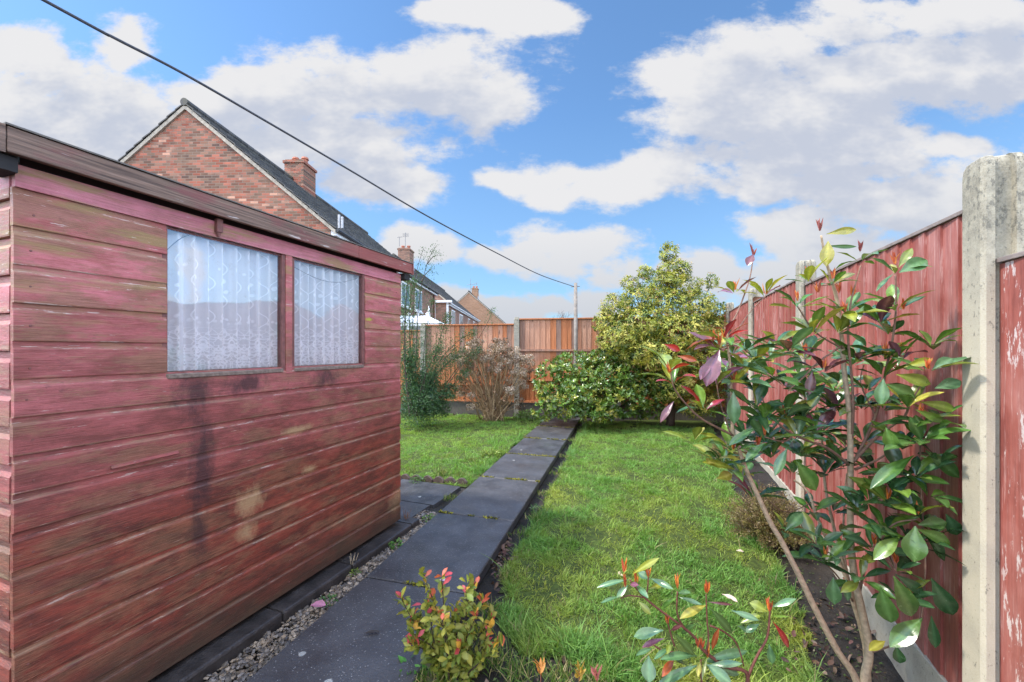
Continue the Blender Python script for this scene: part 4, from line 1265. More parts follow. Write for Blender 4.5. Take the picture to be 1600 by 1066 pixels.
def rosette(lv, p, n, L, kinds, axis=(0, 0, 1), spread=(0.5, 1.35), droop=(0.05, 0.45), wr=0.40):
    ax = nrmz(np.array(axis, float) + rvec(1)[0] * 0.25)
    t1 = nrmz(np.cross(ax, [0.3, 0.5, 0.8])); t2 = np.cross(ax, t1)
    ph = random.random() * 6.28
    for i in range(n):
        a = ph + i * 2.399 + random.uniform(-0.25, 0.25)
        tilt = random.uniform(*spread)
        rad = t1 * math.cos(a) + t2 * math.sin(a)
        d = ax * math.cos(tilt) + rad * math.sin(tilt)
        nn = ax * math.sin(tilt) - rad * math.cos(tilt) + rvec(1)[0] * 0.45
        Ln = L * random.uniform(0.6, 1.15)
        lv.add(p - ax * 0.012 * (i / n) + d * 0.012, d, nn, Ln, Ln * wr * random.uniform(0.8, 1.15), random.uniform(*droop), jit(random.choice(KIND[random.choice(kinds)]), 0.2))


def px_leaf(lv, b, t, w, Zb, Zt, kind, roll=0.0, droop=0.18):
    """a leaf from photo position b to t with a pixel width; faces roughly the viewer, rolled"""
    pb = P(b[0], b[1], Zb); pt = P(t[0], t[1], Zt)
    d = pt - pb; L = np.linalg.norm(d)
    nn = nrmz(CAMP - pb); nn = nrmz(nn + np.array([0, 0, 0.5]) + roll * nrmz(np.cross(d, nn)))
    lv.add(pb, d, nn, L * 1.05, 0.72 * w / F * Zb, droop, jit(random.choice(KIND[kind]), 0.1))


BARK = (0.42, 0.32, 0.215); BARKR = (0.14, 0.05, 0.035)

# ---------- the tall photinia by the fence
ph = thing('photinia_shrub', 'tall open glossy leaved shrub with orange new shoots against the red fence', 'shrub', tuple(P(1352, 1130, 1.68)))
main = [
    ([(1356, 1140, 1.68), (1351, 1066, 1.68), (1358, 1016, 1.68), (1346, 952, 1.68), (1335, 901, 1.69), (1329, 834, 1.70), (1329, 724, 1.70), (1327, 645, 1.68), (1319, 579, 1.67), (1316, 535, 1.66), (1309, 476, 1.64), (1300, 440, 1.62), (1290, 405, 1.60), (1283, 368, 1.58)], 0.0175, 0.0035),
    ([(1350, 1140, 1.66), (1338, 1064, 1.64), (1308, 1016, 1.63), (1274, 952, 1.62), (1249, 900, 1.62), (1220, 844, 1.62), (1204, 817, 1.62), (1182, 770, 1.62), (1165, 732, 1.62), (1152, 695, 1.62), (1145, 678, 1.62), (1144, 651, 1.61), (1141, 577, 1.60), (1137, 541, 1.58), (1134, 512, 1.56)], 0.014, 0.0035),
    ([(1362, 1140, 1.74), (1355, 1040, 1.76), (1349, 994, 1.77), (1333, 941, 1.78), (1319, 895, 1.80), (1295, 850, 1.84), (1274, 801, 1.88), (1262, 768, 1.92), (1240, 750, 1.95)], 0.0125, 0.004),
    ([(1352, 1010, 1.80), (1332, 930, 1.86), (1312, 862, 1.92), (1302, 820, 1.95), (1290, 763, 2.0), (1285, 703, 2.02), (1283, 669, 2.02)], 0.010, 0.004),
    ([(1330, 930, 1.9), (1318, 855, 1.98), (1320, 780, 2.0), (1323, 740, 2.0)], 0.006, 0.003),
]
side = [
    ([(1331, 724, 1.70), (1371, 682, 1.62), (1411, 653, 1.56), (1421, 632, 1.52), (1440, 600, 1.48)], 0.008, 0.003),
    ([(1335, 734, 1.70), (1366, 721, 1.66), (1387, 708, 1.62), (1400, 695, 1.6)], 0.007, 0.003),
    ([(1326, 726, 1.70), (1292, 700, 1.66), (1240, 679, 1.62), (1205, 650, 1.60), (1190, 620, 1.58)], 0.008, 0.003),
    ([(1330, 690, 1.69), (1333, 640, 1.66), (1331, 592, 1.64), (1325, 522, 1.60), (1330, 470, 1.58), (1345, 415, 1.56)], 0.007, 0.003),
    ([(1335, 721, 1.70), (1368, 650, 1.65), (1384, 580, 1.62), (1396, 522, 1.60), (1400, 478, 1.58), (1399, 430, 1.57)], 0.007, 0.003),
    ([(1147, 681, 1.62), (1100, 657, 1.58), (1075, 635, 1.55), (1053, 605, 1.52), (1047, 575, 1.52)], 0.006, 0.0025),
    ([(1142, 680, 1.62), (1130, 645, 1.60), (1122, 615, 1.6), (1120, 590, 1.6)], 0.004, 0.0025),
    ([(1135, 515, 1.56), (1150, 493, 1.56), (1165, 455, 1.56), (1173, 428, 1.56), (1177, 398, 1.56)], 0.004, 0.0022),
    ([(1137, 540, 1.58), (1170, 490, 1.6), (1197, 462, 1.62)], 0.003, 0.002),
    ([(1150, 682, 1.62), (1172, 668, 1.66), (1195, 655, 1.7)], 0.004, 0.0025),
    ([(1316, 540, 1.66), (1280, 565, 1.6), (1255, 590, 1.55), (1232, 610, 1.5)], 0.005, 0.0025),
    ([(1300, 445, 1.62), (1275, 445, 1.62), (1262, 430, 1.62)], 0.003, 0.002),
    ([(1317, 545, 1.66), (1275, 520, 1.64), (1250, 485, 1.62), (1246, 478, 1.62)], 0.005, 0.0025),
    ([(1342, 930, 1.69), (1352, 885, 1.64), (1368, 858, 1.60), (1395, 820, 1.55), (1432, 812, 1.5)], 0.007, 0.003),
    ([(1352, 870, 1.64), (1385, 875, 1.58), (1400, 892, 1.52)], 0.005, 0.0025),
    ([(1436, 1000, 1.50), (1443, 930, 1.52), (1446, 870, 1.52), (1440, 780, 1.54), (1438, 700, 1.54), (1440, 650, 1.54)], 0.0035, 0.003),
    ([(1358, 1020, 1.68), (1395, 1008, 1.6), (1436, 985, 1.52)], 0.005, 0.003),
    ([(1333, 941, 1.78), (1312, 905, 1.70), (1290, 880, 1.66)], 0.005, 0.003),
    ([(1268, 785, 1.9), (1225, 800, 1.8), (1180, 760, 1.7), (1160, 745, 1.68)], 0.003, 0.002),
    ([(1368, 650, 1.65), (1345, 600, 1.7), (1350, 570, 1.7)], 0.004, 0.002),
    ([(1240, 679, 1.62), (1225, 690, 1.58), (1195, 683, 1.54)], 0.004, 0.0025),
    ([(1283, 680, 2.02), (1262, 640, 2.0), (1255, 610, 2.0)], 0.004, 0.0025),
]
for pts, r0, r1 in main:
    m = MB(); stem(m, [P(*q) for q in pts], r0, r1, BARK, 9); m.build('stem', M['bark'], ph, smooth=True)
m = MB()
for pts, r0, r1 in side: stem(m, [P(*q) for q in pts], r0 * 0.85, r1 * 0.8, (0.20, 0.12, 0.085), 6)
m.build('twigs', M['bark'], ph, smooth=True)
lv = Leaves(); sh = Leaves()
random.seed(21)
ros = [(1345, 408, 1.56, 4, 'gyt'), (1399, 428, 1.56, 3, 'gyt'), (1300, 445, 1.6, 5, 'ggyt'), (1262, 440, 1.6, 4, 'yg'), (1246, 480, 1.6, 6, 'ggy'), (1322, 490, 1.6, 6, 'gyt'),
       (1400, 485, 1.58, 6, 'ggyp'), (1375, 505, 1.6, 5, 'gyp'), (1270, 520, 1.62, 6, 'gty'), (1310, 520, 1.62, 6, 'gyt'), (1196, 462, 1.62, 5, 'yp'), (1148, 458, 1.56, 5, 'yp'),
       (1131, 530, 1.57, 6, 'gypr'), (1232, 548, 1.56, 7, 'gytp'), (1258, 560, 1.56, 6, 'gyt'), (1287, 582, 1.58, 6, 'gp'), (1124, 545, 1.56, 5, 'yrp'), (1149, 598, 1.58, 7, 'gyt'), (1207, 588, 1.56, 7, 'ggt'),
       (1053, 600, 1.52, 4, 'yrg'), (1046, 580, 1.52, 3, 'ry'), (1195, 655, 1.56, 7, 'gtg'), (1146, 707, 1.60, 4, 'gy'), (1227, 650, 1.60, 7, 'ggt'), (1227, 604, 1.60, 6, 'gtd'), (1382, 560, 1.6, 5, 'gy'),
       (1408, 560, 1.56, 4, 'gp'), (1379, 588, 1.60, 5, 'gy'), (1418, 637, 1.5, 5, 'gyt'), (1450, 580, 1.46, 3, 'gt'), (1440, 664, 1.5, 4, 'gg'), (1440, 690, 1.5, 6, 'gg'), (1387, 785, 1.56, 7, 'gd'),
       (1434, 805, 1.50, 5, 'gd'), (1253, 655, 1.66, 7, 'gtd'), (1285, 671, 1.9, 7, 'gd'), (1253, 713, 1.85, 7, 'gtd'), (1319, 729, 1.74, 7, 'gd'), (1290, 879, 1.64, 6, 'gt'), (1400, 893, 1.52, 4, 'gd'),
       (1365, 860, 1.60, 5, 'gt'), (1195, 690, 1.60, 6, 'ttg'), (1180, 640, 1.60, 6, 'gd'), (1165, 575, 1.6, 6, 'gty'), (1345, 640, 1.72, 6, 'gd'), (1350, 690, 1.8, 6, 'gd'), (1370, 740, 1.72, 7, 'gd'), (1410, 745, 1.58, 6, 'gd'),
       (1300, 640, 1.8, 7, 'gd'), (1265, 610, 1.8, 6, 'gd'), (1240, 740, 1.9, 6, 'gdt'), (1270, 800, 1.9, 4, 'gd'), (1300, 800, 1.95, 4, 'gd'), (1160, 745, 1.66, 4, 'yt'), (1215, 690, 1.72, 6, 'gd'), (1100, 640, 1.56, 5, 'gyrp'), (1120, 600, 1.58, 5, 'gyp'),
       (1210, 540, 1.62, 5, 'gyt'), (1340, 560, 1.66, 6, 'gty'), (1355, 610, 1.68, 5, 'gt'), (1430, 745, 1.52, 5, 'gd'), (1180, 610, 1.66, 6, 'gd'), (1270, 690, 1.9, 6, 'gd'), (1290, 740, 1.96, 6, 'gd'), (1225, 830, 1.72, 3, 'gt'), (1275, 850, 1.7, 4, 'gd'), (1330, 860, 1.7, 3, 'gy'), (1085, 690, 1.6, 2, 'y'), (1115, 720, 1.6, 2, 'y')]
for _ in range(52):
    px, py = random.uniform(1120, 1460), random.uniform(520, 800)
    if py > 560 + (1460 - px) * 1.1: continue
    ros.append((px, py, random.uniform(1.58, min(2.1, 0.93 * 673 / (px - 1039))), 5, random.choice(['gd', 'gt', 'gyt', 'gdp', 'ggy'])))
ros += [(1340, 800, 1.6, 5, 'gd'), (1358, 785, 1.62, 5, 'gt'), (1312, 872, 1.62, 5, 'gt'), (1345, 905, 1.6, 4, 'gd'), (1462, 835, 1.5, 4, 'gd'), (1468, 720, 1.48, 4, 'gd'), (1400, 765, 1.55, 6, 'gd'), (1452, 775, 1.5, 5, 'gd'), (1425, 850, 1.52, 5, 'gd'), (1382, 832, 1.56, 5, 'gd'), (1410, 700, 1.56, 6, 'gd'), (1380, 640, 1.62, 5, 'gt'), (1465, 660, 1.48, 3, 'gy'), (1410, 940, 1.53, 4, 'gd')]
for (px, py, Z, n, kd) in ros:
    p = P(px, py, Z)
    rosette(lv, p, n + (2 if py > 500 else 1), 0.125 if py > 480 else 0.100, kd, wr=0.34, axis=(random.uniform(-.2, .2), random.uniform(-.3, .1), 1))
for (px, py, Z, n) in ((1281, 352, 1.58, 8), (1345, 385, 1.56, 6), (1398, 405, 1.57, 8), (1301, 428, 1.6, 7), (1262, 425, 1.6, 6), (1246, 462, 1.6, 7), (1197, 452, 1.62, 5), (1148, 445, 1.56, 5), (1177, 392, 1.56, 4), (1131, 520, 1.57, 6), (1124, 530, 1.56, 7),
                       (1232, 538, 1.56, 6), (1258, 545, 1.56, 7), (1046, 575, 1.5, 7), (1149, 590, 1.58, 6), (1207, 578, 1.56, 5), (1382, 545, 1.58, 8), (1408, 545, 1.56, 7), (1412, 475, 1.57, 6), (1320, 480, 1.6, 8), (1287, 568, 1.56, 5), (1290, 862, 1.64, 7), (1434, 795, 1.49, 6), (1400, 872, 1.5, 6), (1387, 772, 1.55, 6), (1440, 640, 1.49, 5), (1450, 568, 1.45, 5), (1253, 640, 1.66, 5), (1195, 672, 1.55, 4), (1227, 640, 1.6, 5), (1146, 695, 1.58, 6), (1365, 842, 1.6, 4), (1310, 450, 1.6, 7), (1278, 450, 1.6, 6), (1332, 455, 1.58, 6), (1185, 690, 1.58, 4), (1115, 525, 1.56, 5)):
    sh = Leaves(); shoot(sh, P(px, py + 6, Z), 0.042, n + 2, ORG if py > 400 else [(0.28, 0.07, 0.05), (0.22, 0.06, 0.06)])
    sh.mesh('young_shoot', M['matt_leaf'], ph, nu=3, nv=1, shape='lance', fold=0.6)
for b, t, w, Zb, Zt, kd, ro_ in (
        ((1396, 900), (1433, 972), 40, 1.46, 1.44, 'g', 0), ((1376, 918), (1392, 978), 38, 1.50, 1.48, 'g', 0.2), ((1441, 966), (1393, 1008), 36, 1.50, 1.48, 'g', -0.2),
        ((1455, 903), (1494, 970), 38, 1.48, 1.46, 'd', 0.2), ((1455, 962), (1463, 1018), 20, 1.49, 1.48, 'd', 0), ((1430, 822), (1428, 878), 42, 1.46, 1.43, 'g', 0.0), ((1432, 826), (1494, 852), 26, 1.47, 1.44, 'g', 0.3),
        ((1440, 825), (1487, 880), 24, 1.48, 1.45, 'd', -0.2), ((1434, 820), (1482, 815), 26, 1.48, 1.45, 'g', 0.3), ((1478, 803), (1500, 840), 28, 1.47, 1.46, 'd', 0), ((1404, 837), (1353, 820), 27, 1.50, 1.52, 'g', 0.2),
        ((1406, 838), (1367, 870), 28, 1.50, 1.48, 'g', -0.1), ((1398, 897), (1453, 932), 24, 1.50, 1.48, 'd', 0.3), ((1428, 712), (1361, 754), 28, 1.52, 1.50, 'g', 0.1), ((1446, 704), (1506, 748), 28, 1.50, 1.45, 'g', 0.1),
        ((1440, 690), (1426, 655), 22, 1.5, 1.48, 'g', 0), ((1384, 668), (1396, 702), 27, 1.52, 1.50, 'g', 0), ((1460, 607), (1505, 594), 26, 1.46, 1.43, 't', 0.3), ((1457, 577), (1490, 558), 24, 1.45, 1.43, 't', 0.2),
        ((1412, 574), (1460, 560), 18, 1.5, 1.46, 'y', 0.4), ((1437, 628), (1501, 640), 22, 1.48, 1.44, 'y', 0.3), ((1244, 720), (1279, 768), 34, 1.56, 1.52, 'g', 0), ((1146, 612), (1147, 662), 27, 1.55, 1.52, 't', 0),
        ((1124, 547), (1103, 600), 36, 1.53, 1.50, 'p', 0), ((1112, 562), (1093, 590), 20, 1.54, 1.52, 'p', 0.2), ((1053, 627), (1031, 657), 15, 1.50, 1.48, 'p', 0.1), ((1038, 538), (1065, 548), 15, 1.52, 1.52, 'r', 0.3), ((1058, 556), (1090, 563), 14, 1.52, 1.5, 'r', 0.3),
        ((1291, 366), (1344, 356), 17, 1.58, 1.56, 'y', 0.3), ((1290, 384), (1342, 387), 9, 1.58, 1.55, 't', 0.6), ((1294, 377), (1291, 413), 26, 1.58, 1.56, 'y', 0.0), ((1405, 426), (1452, 403), 34, 1.53, 1.50, 't', 0.2), ((1404, 418), (1426, 386), 18, 1.55, 1.53, 'y', 0.2),
        ((1396, 428), (1368, 449), 10, 1.56, 1.54, 't', 0.5), ((1430, 640), (1482, 662), 18, 1.48, 1.45, 'g', 0.4), ((1350, 478), (1330, 505), 18, 1.56, 1.54, 'g', 0), ((1430, 590), (1445, 606), 20, 1.5, 1.48, 'g', 0), ((1380, 592), (1376, 632), 26, 1.53, 1.51, 't', 0.0),
        ((1385, 600), (1434, 620), 28, 1.52, 1.48, 'g', 0.1), ((1400, 585), (1460, 600), 26, 1.5, 1.46, 'y', 0.3), ((1195, 692), (1165, 715), 18, 1.55, 1.52, 't', 0.2), ((1230, 700), (1210, 740), 20, 1.55, 1.52, 't', 0.1), ((1180, 670), (1140, 690), 18, 1.58, 1.55, 't', 0.2),
        ((1150, 735), (1105, 717), 20, 1.58, 1.55, 'y', 0.3), ((1120, 748), (1145, 740), 22, 1.6, 1.6, 'y', 0.2), ((1177, 398), (1168, 412), 18, 1.55, 1.53, 'p', 0), ((1300, 600), (1268, 585), 20, 1.56, 1.53, 'g', 0.2), ((1290, 600), (1262, 620), 22, 1.56, 1.53, 'd', 0.1),
        ((1270, 580), (1264, 615), 20, 1.54, 1.52, 'p', 0), ((1302, 902), (1303, 946), 28, 1.60, 1.58, 't', 0), ((1322, 905), (1325, 940), 14, 1.6, 1.58, 't', 0), ((1330, 908), (1300, 912), 16, 1.62, 1.6, 'g', 0.2), ((1383, 1002), (1360, 1012), 18, 1.55, 1.52, 'y', 0.1), ((1400, 1008), (1408, 1040), 22, 1.55, 1.54, 'd', 0)):
    px_leaf(lv, b, t, w, Zb, Zt, kd, ro_)
lv.mesh('foliage', M['leaf'], ph, nu=8, nv=2, shape='obovate', fold=0.34, rib=0.5, wav=0.05)

# ---------- young photinia at the front
random.seed(5)
p2 = thing('photinia_shrub', 'low young shrub of broad silvery green leaves and orange tips at the lawn front', 'shrub', tuple(P(1110, 1330, 1.22)))


def Q5(x, y): return (920 + x / 4.706, 850 + y / 4.706)


m = MB()
for pts, r0, r1 in (([(900, 1500), (860, 1200), (830, 1010), (822, 850)], 0.005, 0.0025), ([(1000, 1500), (1170, 990), (1000, 900), (840, 780), (790, 700), (690, 610), (540, 500), (400, 385), (300, 262)], 0.006, 0.0022),
                    ([(700, 620), (650, 510), (652, 350)], 0.003, 0.002), ([(860, 800), (880, 700), (870, 560), (862, 370)], 0.003, 0.0018), ([(1150, 1200), (1170, 990), (1240, 820), (1310, 690), (1330, 520), (1330, 450)], 0.0045, 0.0025),
                    ([(630, 750), (610, 690), (575, 560)], 0.003, 0.002), ([(890, 600), (1000, 650), (1090, 740), (1140, 900)], 0.003, 0.0018), ([(400, 390), (430, 340), (440, 200)], 0.003, 0.0018), ([(400, 395), (300, 380), (230, 400)], 0.0022, 0.0014), ([(700, 800), (560, 790), (470, 740)], 0.003, 0.002)):
    stem(m, [P(*Q5(*q), 1.2) for q in pts], r0, r1, BARKR, 6)
m.build('stem', M['bark'], p2, smooth=True)
lv = Leaves(); sh = Leaves()
for b, t, w, kd, ro_ in (((290, 262), (60, 298), 42, 't', 0.2), ((322, 220), (492, 108), 52, 'y', 0.2), ((290, 305), (203, 388), 45, 't', 0), ((230, 385), (100, 412), 28, 't', 0.2), ((450, 262), (368, 206), 65, 't', 0.1), ((450, 252), (605, 315), 50, 't', 0.1),
                         ((440, 330), (548, 292), 40, 'y', 0.2), ((345, 300), (425, 375), 50, 't', 0), ((360, 420), (460, 515), 50, 'g', 0), ((650, 395), (512, 470), 40, 'g', 0.2), ((662, 390), (818, 438), 34, 't', 0.3), ((655, 362), (722, 342), 45, 't', 0), ((862, 452), (692, 510), 66, 'y', 0.1), ((890, 470), (1078, 670), 72, 'g', 0.1),
                         ((870, 425), (1065, 448), 22, 'p', 0.4), ((548, 635), (322, 665), 88, 't', 0.1), ((555, 695), (382, 745), 48, 'p', 0.2), ((600, 640), (662, 598), 34, 'p', 0), ((800, 822), (560, 805), 66, 't', 0.2), ((800, 890), (505, 1015), 72, 't', 0.1), ((620, 655), (800, 825), 66, 'g', 0), ((858, 855), (1178, 768), 72, 't', 0.1), ((858, 880), (1055, 1025), 92, 't', 0),
                         ((850, 870), (990, 825), 55, 't', 0.2), ((880, 890), (1115, 872), 50, 't', 0.2), ((440, 820), (440, 1020), 115, 't', 0), ((800, 585), (662, 655), 48, 'g', 0.1), ((1315, 498), (1196, 430), 85, 'y', 0), ((1345, 465), (1515, 400), 48, 't', 0.2), ((1310, 505), (1115, 562), 50, 'y', 0.2), ((1352, 570), (1520, 795), 60, 'r', 0), ((1340, 530), (1445, 532), 20, 'g', 0.4),
                         ((1325, 735), (1352, 890), 60, 't', 0), ((1255, 590), (1150, 640), 55, 't', 0.2), ((1050, 490), (1250, 555), 50, 't', 0.2), ((632, 838), (545, 955), 55, 'r', 0), ((905, 785), (932, 655), 42, 'r', 0), ((700, 880), (640, 830), 50, 't', 0.2), ((820, 860), (800, 960), 40, 'y', 0.2), ((870, 840), (830, 990), 30, 'g', 0.2), ((470, 770), (365, 790), 40, 't', 0.2), ((600, 760), (490, 820), 40, 't', 0.2), ((600, 730), (580, 790), 40, 'y', 0), ((920, 900), (1120, 960), 60, 't', 0.2), ((760, 880), (700, 960), 50, 'g', 0.1), ((1090, 600), (1180, 640), 40, 't', 0), ((400, 345), (420, 375), 35, 'p', 0), ((300, 300), (355, 295), 40, 'p', 0)):
    q0, q1 = Q5(*b), Q5(*t)
    px_leaf(lv, q0, q1, 1.25 * w / 4.706, 1.2, 1.2 - 0.02 * random.random() + random.uniform(-0.05, 0.03), kd, ro_)
for x, y, n in ((255, 190, 5), (265, 300, 4), (650, 310, 6), (865, 345, 6), (1330, 480, 7), (825, 760, 6), (875, 820, 4), (580, 580, 5), (350, 270, 5), (440, 235, 4), (800, 745, 3)):
    q = Q5(x, y); sh = Leaves(); shoot(sh, P(q[0], q[1], 1.2), 0.036, n + 2); sh.mesh('young_shoot', M['matt_leaf'], p2, nu=3, nv=1, shape='lance', fold=0.6)
lv.mesh('foliage', M['leaf'], p2, nu=8, nv=2, shape='obovate', fold=0.25, rib=0.45, wav=0.03)

# ---------- small red tipped bush beside the path
random.seed(9)
b0 = G(706, 1075, -0.09)
sb = thing('small_shrub', 'small bushy shrub of yellow green leaves with red tips beside the path', 'shrub', tuple(b0))
m = MB(); lv = Leaves()
tips = [(662, 898), (690, 905), (640, 950), (628, 938), (728, 915), (742, 912), (770, 965), (782, 1008), (755, 940), (712, 955), (660, 970), (700, 985), (735, 985), (645, 990), (760, 1010), (680, 1010), (720, 1015), (650, 965), (745, 960), (672, 940), (700, 1035), (735, 1040), (690, 960), (765, 985), (655, 1000), (640, 1005)]
for i, (px, py) in enumerate(tips):
    Z = 1.52 + random.uniform(-0.13, 0.16)
    tp = P(px, py, Z)
    mid = b0 * 0.5 + tp * 0.5 + rvec(1)[0] * 0.03
    q = stem(m, [b0 + rvec(1)[0] * [0.03, 0.03, 0], mid, tp], 0.004, 0.0015, (0.05, 0.03, 0.022), 5, 6)
    for j in range(3, len(q)):
        ptop_ = j / len(q)
        cols = [(0.17, 0.20, 0.03), (0.28, 0.27, 0.045), (0.12, 0.16, 0.025), (0.21, 0.21, 0.04)]
        if ptop_ > 0.8: cols = cols + [(0.52, 0.12, 0.07), (0.45, 0.06, 0.08), (0.55, 0.30, 0.05)]
        for u in range(5):
            d = rvec(1)[0] + np.array([0, 0, 0.5]) + nrmz(tp - b0) * 0.4
            Ln = random.uniform(0.028, 0.05)
            lv.add(q[j] + rvec(1)[0] * 0.010, d, rvec(1)[0] + [0, 0, 0.8], Ln, Ln * random.uniform(0.40, 0.55), random.uniform(0, 0.4), jit(random.choice(cols), 0.2))
m.build('stems', M['bark'], sb, smooth=True)
lv.mesh('foliage', M['matt_leaf'], sb, nu=4, nv=1, shape='obovate', fold=0.3, rib=0.3)


# ---------- clumped crowns of small leaves
def clump_points(ells, n, shell=0.55):
    """points through a set of ellipsoids (centre, radii), more toward their surfaces; returns points and outward normals"""
    w = np.array([e[1][0] * e[1][1] + e[1][0] * e[1][2] for e in ells]); w = w / w.sum()
    idx = rng.choice(len(ells), n, p=w)
    C = np.array([e[0] for e in ells])[idx]; Rr = np.array([e[1] for e in ells])[idx]
    d = rvec(n); rad = shell + (1 - shell) * rng.random((n, 1)) ** 0.5
    return C + d * Rr * rad, nrmz(d / Rr)


def whorls(pts, nr, per, L, wr, cols, up=0.5, tilt=(0.5, 1.3), droop=(0.0, 0.4), topcol=None, shape_lv=None):
    lv = shape_lv or Leaves()
    n = len(pts)
    ax = nrmz(nr + np.array([0, 0, up]) + rng.normal(0, 0.3, (n, 3)))
    t1 = nrmz(np.cross(ax, rvec(n))); t2 = np.cross(ax, t1)
    base = np.array([cols[i] for i in rng.integers(len(cols), size=n)]) * rng.uniform(0.75, 1.25, (n, 1))
    for i in range(per):
        a = i * 2.399 + rng.uniform(0, 1, n); ti = rng.uniform(*tilt, n)
        rad = t1 * np.cos(a)[:, None] + t2 * np.sin(a)[:, None]
        d = ax * np.cos(ti)[:, None] + rad * np.sin(ti)[:, None]
        nn = ax * np.sin(ti)[:, None] - rad * np.cos(ti)[:, None] + rng.normal(0, 0.3, (n, 3))
        LL = L * rng.uniform(0.65, 1.2, n)
        c = base * rng.uniform(0.8, 1.2, (n, 1))
        lv.extend(pts + d * 0.004, d, nn, LL, LL * wr, rng.uniform(*droop, n), c)
    return lv


# pieris-like tree in the corner
TZ = 6.9
tb = up(cw(2.75, 7.0), -0.06)
tr = thing('ornamental_tree', 'conical pale yellow green evergreen tree in the far corner by the fences', 'tree', tuple(tb))
ells = []
for px, py, rx, ry, Z in ((1045, 395, 14, 16, 6.95), (1052, 425, 26, 20, 6.95), (1030, 445, 32, 22, 6.9), (1068, 450, 28, 22, 7.0), (1000, 470, 30, 22, 6.85), (965, 480, 28, 24, 6.8), (948, 505, 22, 20, 6.75), (1040, 480, 42, 28, 6.8), (1085, 480, 36, 26, 6.9), (1115, 490, 22, 20, 7.0), (1112, 440, 10, 10, 6.95), (1000, 510, 44, 28, 6.6),
                          (1060, 520, 50, 30, 6.55), (1110, 525, 32, 28, 6.8), (970, 530, 38, 26, 6.6), (1040, 555, 48, 28, 6.45), (1095, 560, 38, 30, 6.6), (1000, 550, 40, 24, 6.5), (1070, 595, 40, 28, 6.5), (1115, 600, 24, 30, 6.75), (1090, 630, 36, 22, 6.6), (1045, 605, 30, 24, 6.5), (985, 445, 14, 14, 6.9), (1010, 425, 12, 12, 6.95)):
    ells.append((P(px, py, Z), np.array([rx, rx * 0.95, ry]) / F * Z))
pts, nr = clump_points(ells, 4600, 0.62)
k = pts[:, 0] < 0.99
pts, nr = pts[k], nr[k]
bd = (pts - BP0) @ BN
k = bd < -0.06
pts, nr = pts[k], nr[k]
lv = whorls(pts, nr, 8, 0.072, 0.27, [(0.24, 0.27, 0.04), (0.35, 0.35, 0.06), (0.40, 0.37, 0.09), (0.10, 0.145, 0.025), (0.06, 0.10, 0.02), (0.28, 0.29, 0.05)], up=0.5, tilt=(0.7, 1.9), droop=(0.1, 0.5))
lv.mesh('crown', M['matt_leaf'], tr, nu=2, nv=1, shape='lance', fold=0.3)
lv = Leaves()
sel = rng.choice(len(pts), 700, replace=False)
for i in sel:
    p = pts[i] + nr[i] * 0.03 + np.array([0, 0, 0.02])
    for j in range(7):
        d = rvec(1)[0] * [1, 1, 0.6] + nr[i] * 0.5 + np.array([0, 0, -0.1]); Ln = random.uniform(0.03, 0.06)
        lv.add(p, d, rvec(1)[0], Ln, 0.007, 0.4, jit(random.choice([(0.42, 0.25, 0.14), (0.48, 0.33, 0.17), (0.38, 0.21, 0.13), (0.46, 0.38, 0.15)])))
lv.mesh('flower_sprays', M['matt_leaf'], tr, nu=2, nv=1, shape='lance', fold=0.4)
m = MB()
stem(m, [tb, tb + [0.03, 0, 0.8], tb + [-0.05, 0, 1.7], P(1045, 400, 6.95)], 0.075, 0.008, (0.09, 0.06, 0.045), 9)
m.build('trunk', M['bark'], tr, smooth=True)
m = MB()
for e in ells[1:]:
    s = tb + np.array([0, 0, random.uniform(0.3, 1.5)])
    c_ = np.array(e[0])
    s[2] = min(s[2], c_[2] - 0.15)
    stem(m, [s, (s + c_) / 2 + [0, 0, 0.02], c_], 0.02, 0.004, (0.08, 0.055, 0.045), 5, 4)
m.build('limbs', M['bark'], tr, smooth=True)

# glossy mound of hedge at the path's end
random.seed(4)
hb = G(930, 660, -0.06) + np.array([0, 0.35, 0])
he = thing('evergreen_bush', 'rounded glossy dark green bush spreading over the end of the path', 'bush', tuple(hb))
ells = []
for px, py, rx, ry, Z in ((870, 600, 36, 40, 6.75), (900, 580, 42, 30, 6.9), (880, 625, 38, 28, 6.55), (920, 615, 44, 34, 6.6), (955, 590, 48, 34, 6.8), (960, 620, 44, 30, 6.6), (1000, 585, 44, 34, 6.85), (1010, 610, 36, 28, 6.7), (1035, 600, 26, 26, 6.85), (930, 640, 34, 18, 6.5), (1010, 640, 30, 12, 6.9), (850, 640, 16, 16, 6.7), (980, 565, 30, 20, 6.95), (940, 565, 30, 18, 6.95)):
    ells.append((P(px, py, Z), np.array([rx, rx * 0.85, ry]) / F * Z))
pts, nr = clump_points(ells, 2600, 0.72)
k = (pts[:, 2] > -0.03) & (((pts - BP0) @ BN) < -0.08)
pts, nr = pts[k], nr[k]
lv = whorls(pts, nr, 8, 0.075, 0.38, [(0.09, 0.17, 0.028), (0.06, 0.125, 0.024), (0.15, 0.22, 0.035), (0.26, 0.27, 0.05), (0.11, 0.19, 0.03), (0.07, 0.13, 0.035)], up=0.6, tilt=(0.45, 1.2), droop=(-0.1, 0.3))
lv.mesh('foliage', M['leaf'], he, nu=2, nv=1, shape='obovate', fold=0.3, rib=0.25)
lv = Leaves()
sel = rng.choice(len(pts), 480, replace=False)
for i in sel:
    for j in range(7):
        lv.add(pts[i] + nr[i] * 0.02 + rvec(1)[0] * 0.012 + [0, 0, 0.02], rvec(1)[0] + [0, 0, 1], rvec(1)[0], random.uniform(0.012, 0.022), 0.009, 0.2, jit(random.choice([(0.20, 0.06, 0.06), (0.26, 0.10, 0.08), (0.16, 0.07, 0.05), (0.45, 0.40, 0.10)])))
